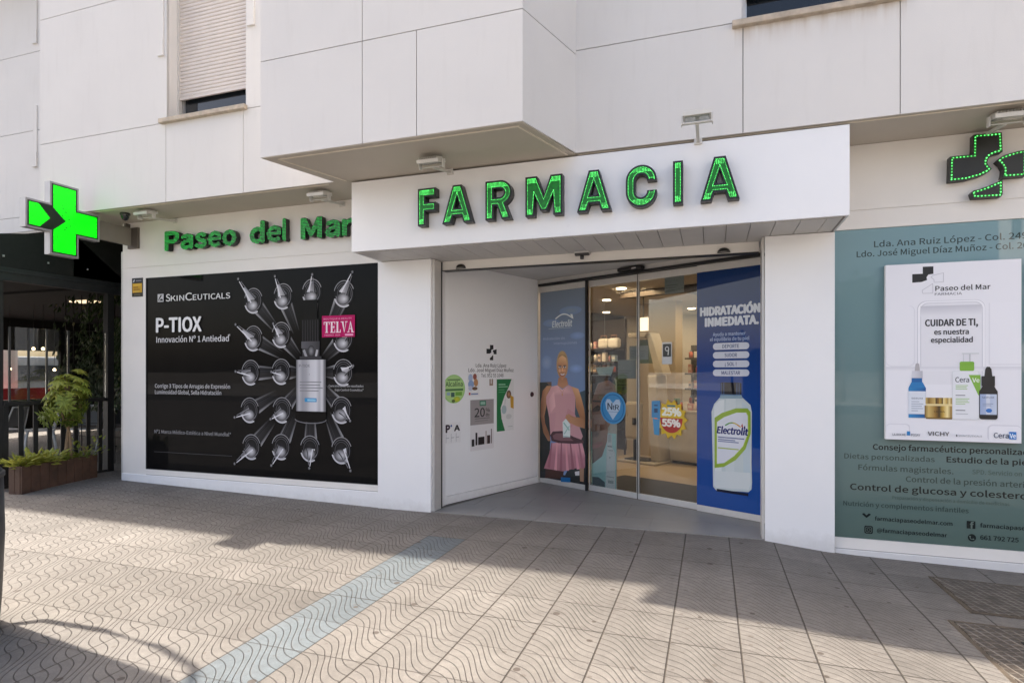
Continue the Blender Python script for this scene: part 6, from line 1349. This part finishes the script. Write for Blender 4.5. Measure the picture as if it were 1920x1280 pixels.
LN_ = ('lowest', 'second lowest', 'third lowest', 'third highest', 'second highest', 'topmost')
cn = {}
for li, z in enumerate(LV):
    if li == 5:
        for q, (s, k, ci) in enumerate(((-1.40, 'bottle', 6), (-1.28, 'box', 7), (-1.08, 'bag', 0), (-.84, 'bag', 6))): product(s, 3.02, z, k, ci, '%s %s, %s from the left on the topmost board of the dark shelf' % (PN[ci], {'box': 'carton', 'bottle': 'bottle', 'bag': 'wash bag'}[k], ORD[q]))
    else:
        n_ = 7
        for q in range(n_):
            ci = (li * 3 + q * 7) % 10; k = 'box' if (q + li) % 3 else 'bottle'
            product(-1.46 + q * .112, 2.95, z, k, ci, '%s %s, %s from the left on the %s board of the dark shelf' % (PN[ci], 'carton' if k == 'box' else 'bottle', ORD[q], LN_[li]))
shelf_unit(.28, 1.36, 3.62, 3.95, (1.02, 1.3, 1.58, 1.86), 'shelf unit with red and peach products behind the white counter', 2.1)
for li, z in enumerate((1.02, 1.3, 1.58, 1.86)):
    for q in range(8):
        ci = (1, 3, 7, 1, 0, 8, 3, 6)[(q + li) % 8]; k = 'box' if (q + li) % 3 else 'bottle'
        product(.37 + q * .125, 3.72, z, k, ci, '%s %s, %s from left on the %s board behind the counter' % (PN[ci], 'carton' if k == 'box' else 'bottle', ORD[q], ('lowest', 'second lowest', 'second highest', 'topmost')[li]))
for q, (s, ci, k) in enumerate(((.44, 5, 'box'), (.53, 1, 'bottle'), (.62, 0, 'box'), (.71, 7, 'box'), (.80, 3, 'bottle'), (.89, 1, 'box'), (1.0, 6, 'bottle'), (1.12, 2, 'box'))): product(s, 3.1, .936, k, ci, '%s %s standing on the white shop counter, %s from the left' % (PN[ci], 'carton' if k == 'box' else 'bottle', ORD[q]))
t = thing('round_mirror', 'dark round mirror hanging on the back wall of the shop', 'mirror', tuple(d2w(.55, 5.3, 2.0)))
m = MB(DF); m.tube([(.55, 5.30, 1.98), (.55, 5.27, 1.98)], .42, 32); m.build('mirror_glass', mat('smoked_mirror', (.05, .04, .03), .1), t); m = MB(DF); m.box(.2, .9, 5.31, 5.36, .8, 2.89); m.build('panel', M['idark'], t)
t = thing('hanging_sign', 'small white illuminated panel hanging from the shop ceiling', 'panel', tuple(d2w(.42, 2.1, 2.3)))
m = MB(DF); m.box(.30, .48, 2.1, 2.13, 2.28, 2.50); m.build('panel', mat('lit_panel', (.8, .75, .65), emit=(1, .82, .6), es=.5), t); m = MB(DF); m.box(.38, .40, 2.11, 2.12, 2.50, 2.9); m.build('hanger', M['dark'], t)

# ------------------------------------------------------------------ across the street (seen only as reflections in the glass), plus an added bounce building
def tree(x, y, h, label):
    t = thing('street_tree', label, 'tree', (x, y, 0), 'trees across the street')
    m = MB(); m.tube([(x, y, 0), (x + .05, y, h * .25), (x - .05, y + .05, h * .5), (x, y, h * .8)], .14, 8, .04)
    for k in range(5): a = k * 1.3; m.tube([(x, y, h * .4), (x + math.cos(a) * h * .15, y + math.sin(a) * h * .15, h * .65)], .05, 6, .02)
    m.build('trunk', M['bark'], t); l = Leaves()
    cl = [Vector((x + (R() - .5) * h * .5, y + (R() - .5) * h * .4, h * (.45 + .5 * R()))) for _ in range(16)]
    for i in range(1900):
        c_ = random.choice(cl); p = c_ + rv() * (h * .13 * R() ** .4); l.leaf(p, rv(), rv(), .46, .28, R())
    l.build('crown', M['treeleaf'], t)
for x, y, h, lb in ((6.6, -22.5, 6.6, 'street tree across the road reflected in the green window, left one'), (9.3, -23.5, 6.0, 'street tree across the road reflected in the green window, middle one'), (12.6, -22.8, 6.8, 'street tree across the road reflected in the green window, right one'), (-4, -24, 5.5, 'street tree across the road opposite the entrance')): tree(x, y, h, lb)
ow = thing('garden_wall', 'long low pale wall across the street reflected in the green window', 'wall', (2, -26, 0))
m = MB(); m.box(-12, 30, -26.2, -26, 0, 1.5); m.build('wall_body', M['plaster'], ow); m = MB(); m.box(-12, 30, -26.25, -25.95, 1.501, 1.57); m.build('coping', M['stone'], ow)

sb = thing('bounce_building', 'unseen white block added at the right end of the street to bounce sunlight', 'building', (24, -18, 0))  # unseen building, added to throw sunlight back onto the entrance side wall
m = MB(); m.box(20, 30, -40, -5, -.3, 14); m.build('wall', M['plaster'], sb)
for i in range(8):
    for j in range(4):
        m = MB(); m.box(19.96, 20.02, -38 + i * 4, -36.6 + i * 4, 1.2 + j * 3.2, 2.9 + j * 3.2); m.build('window', M['winglass'], sb)
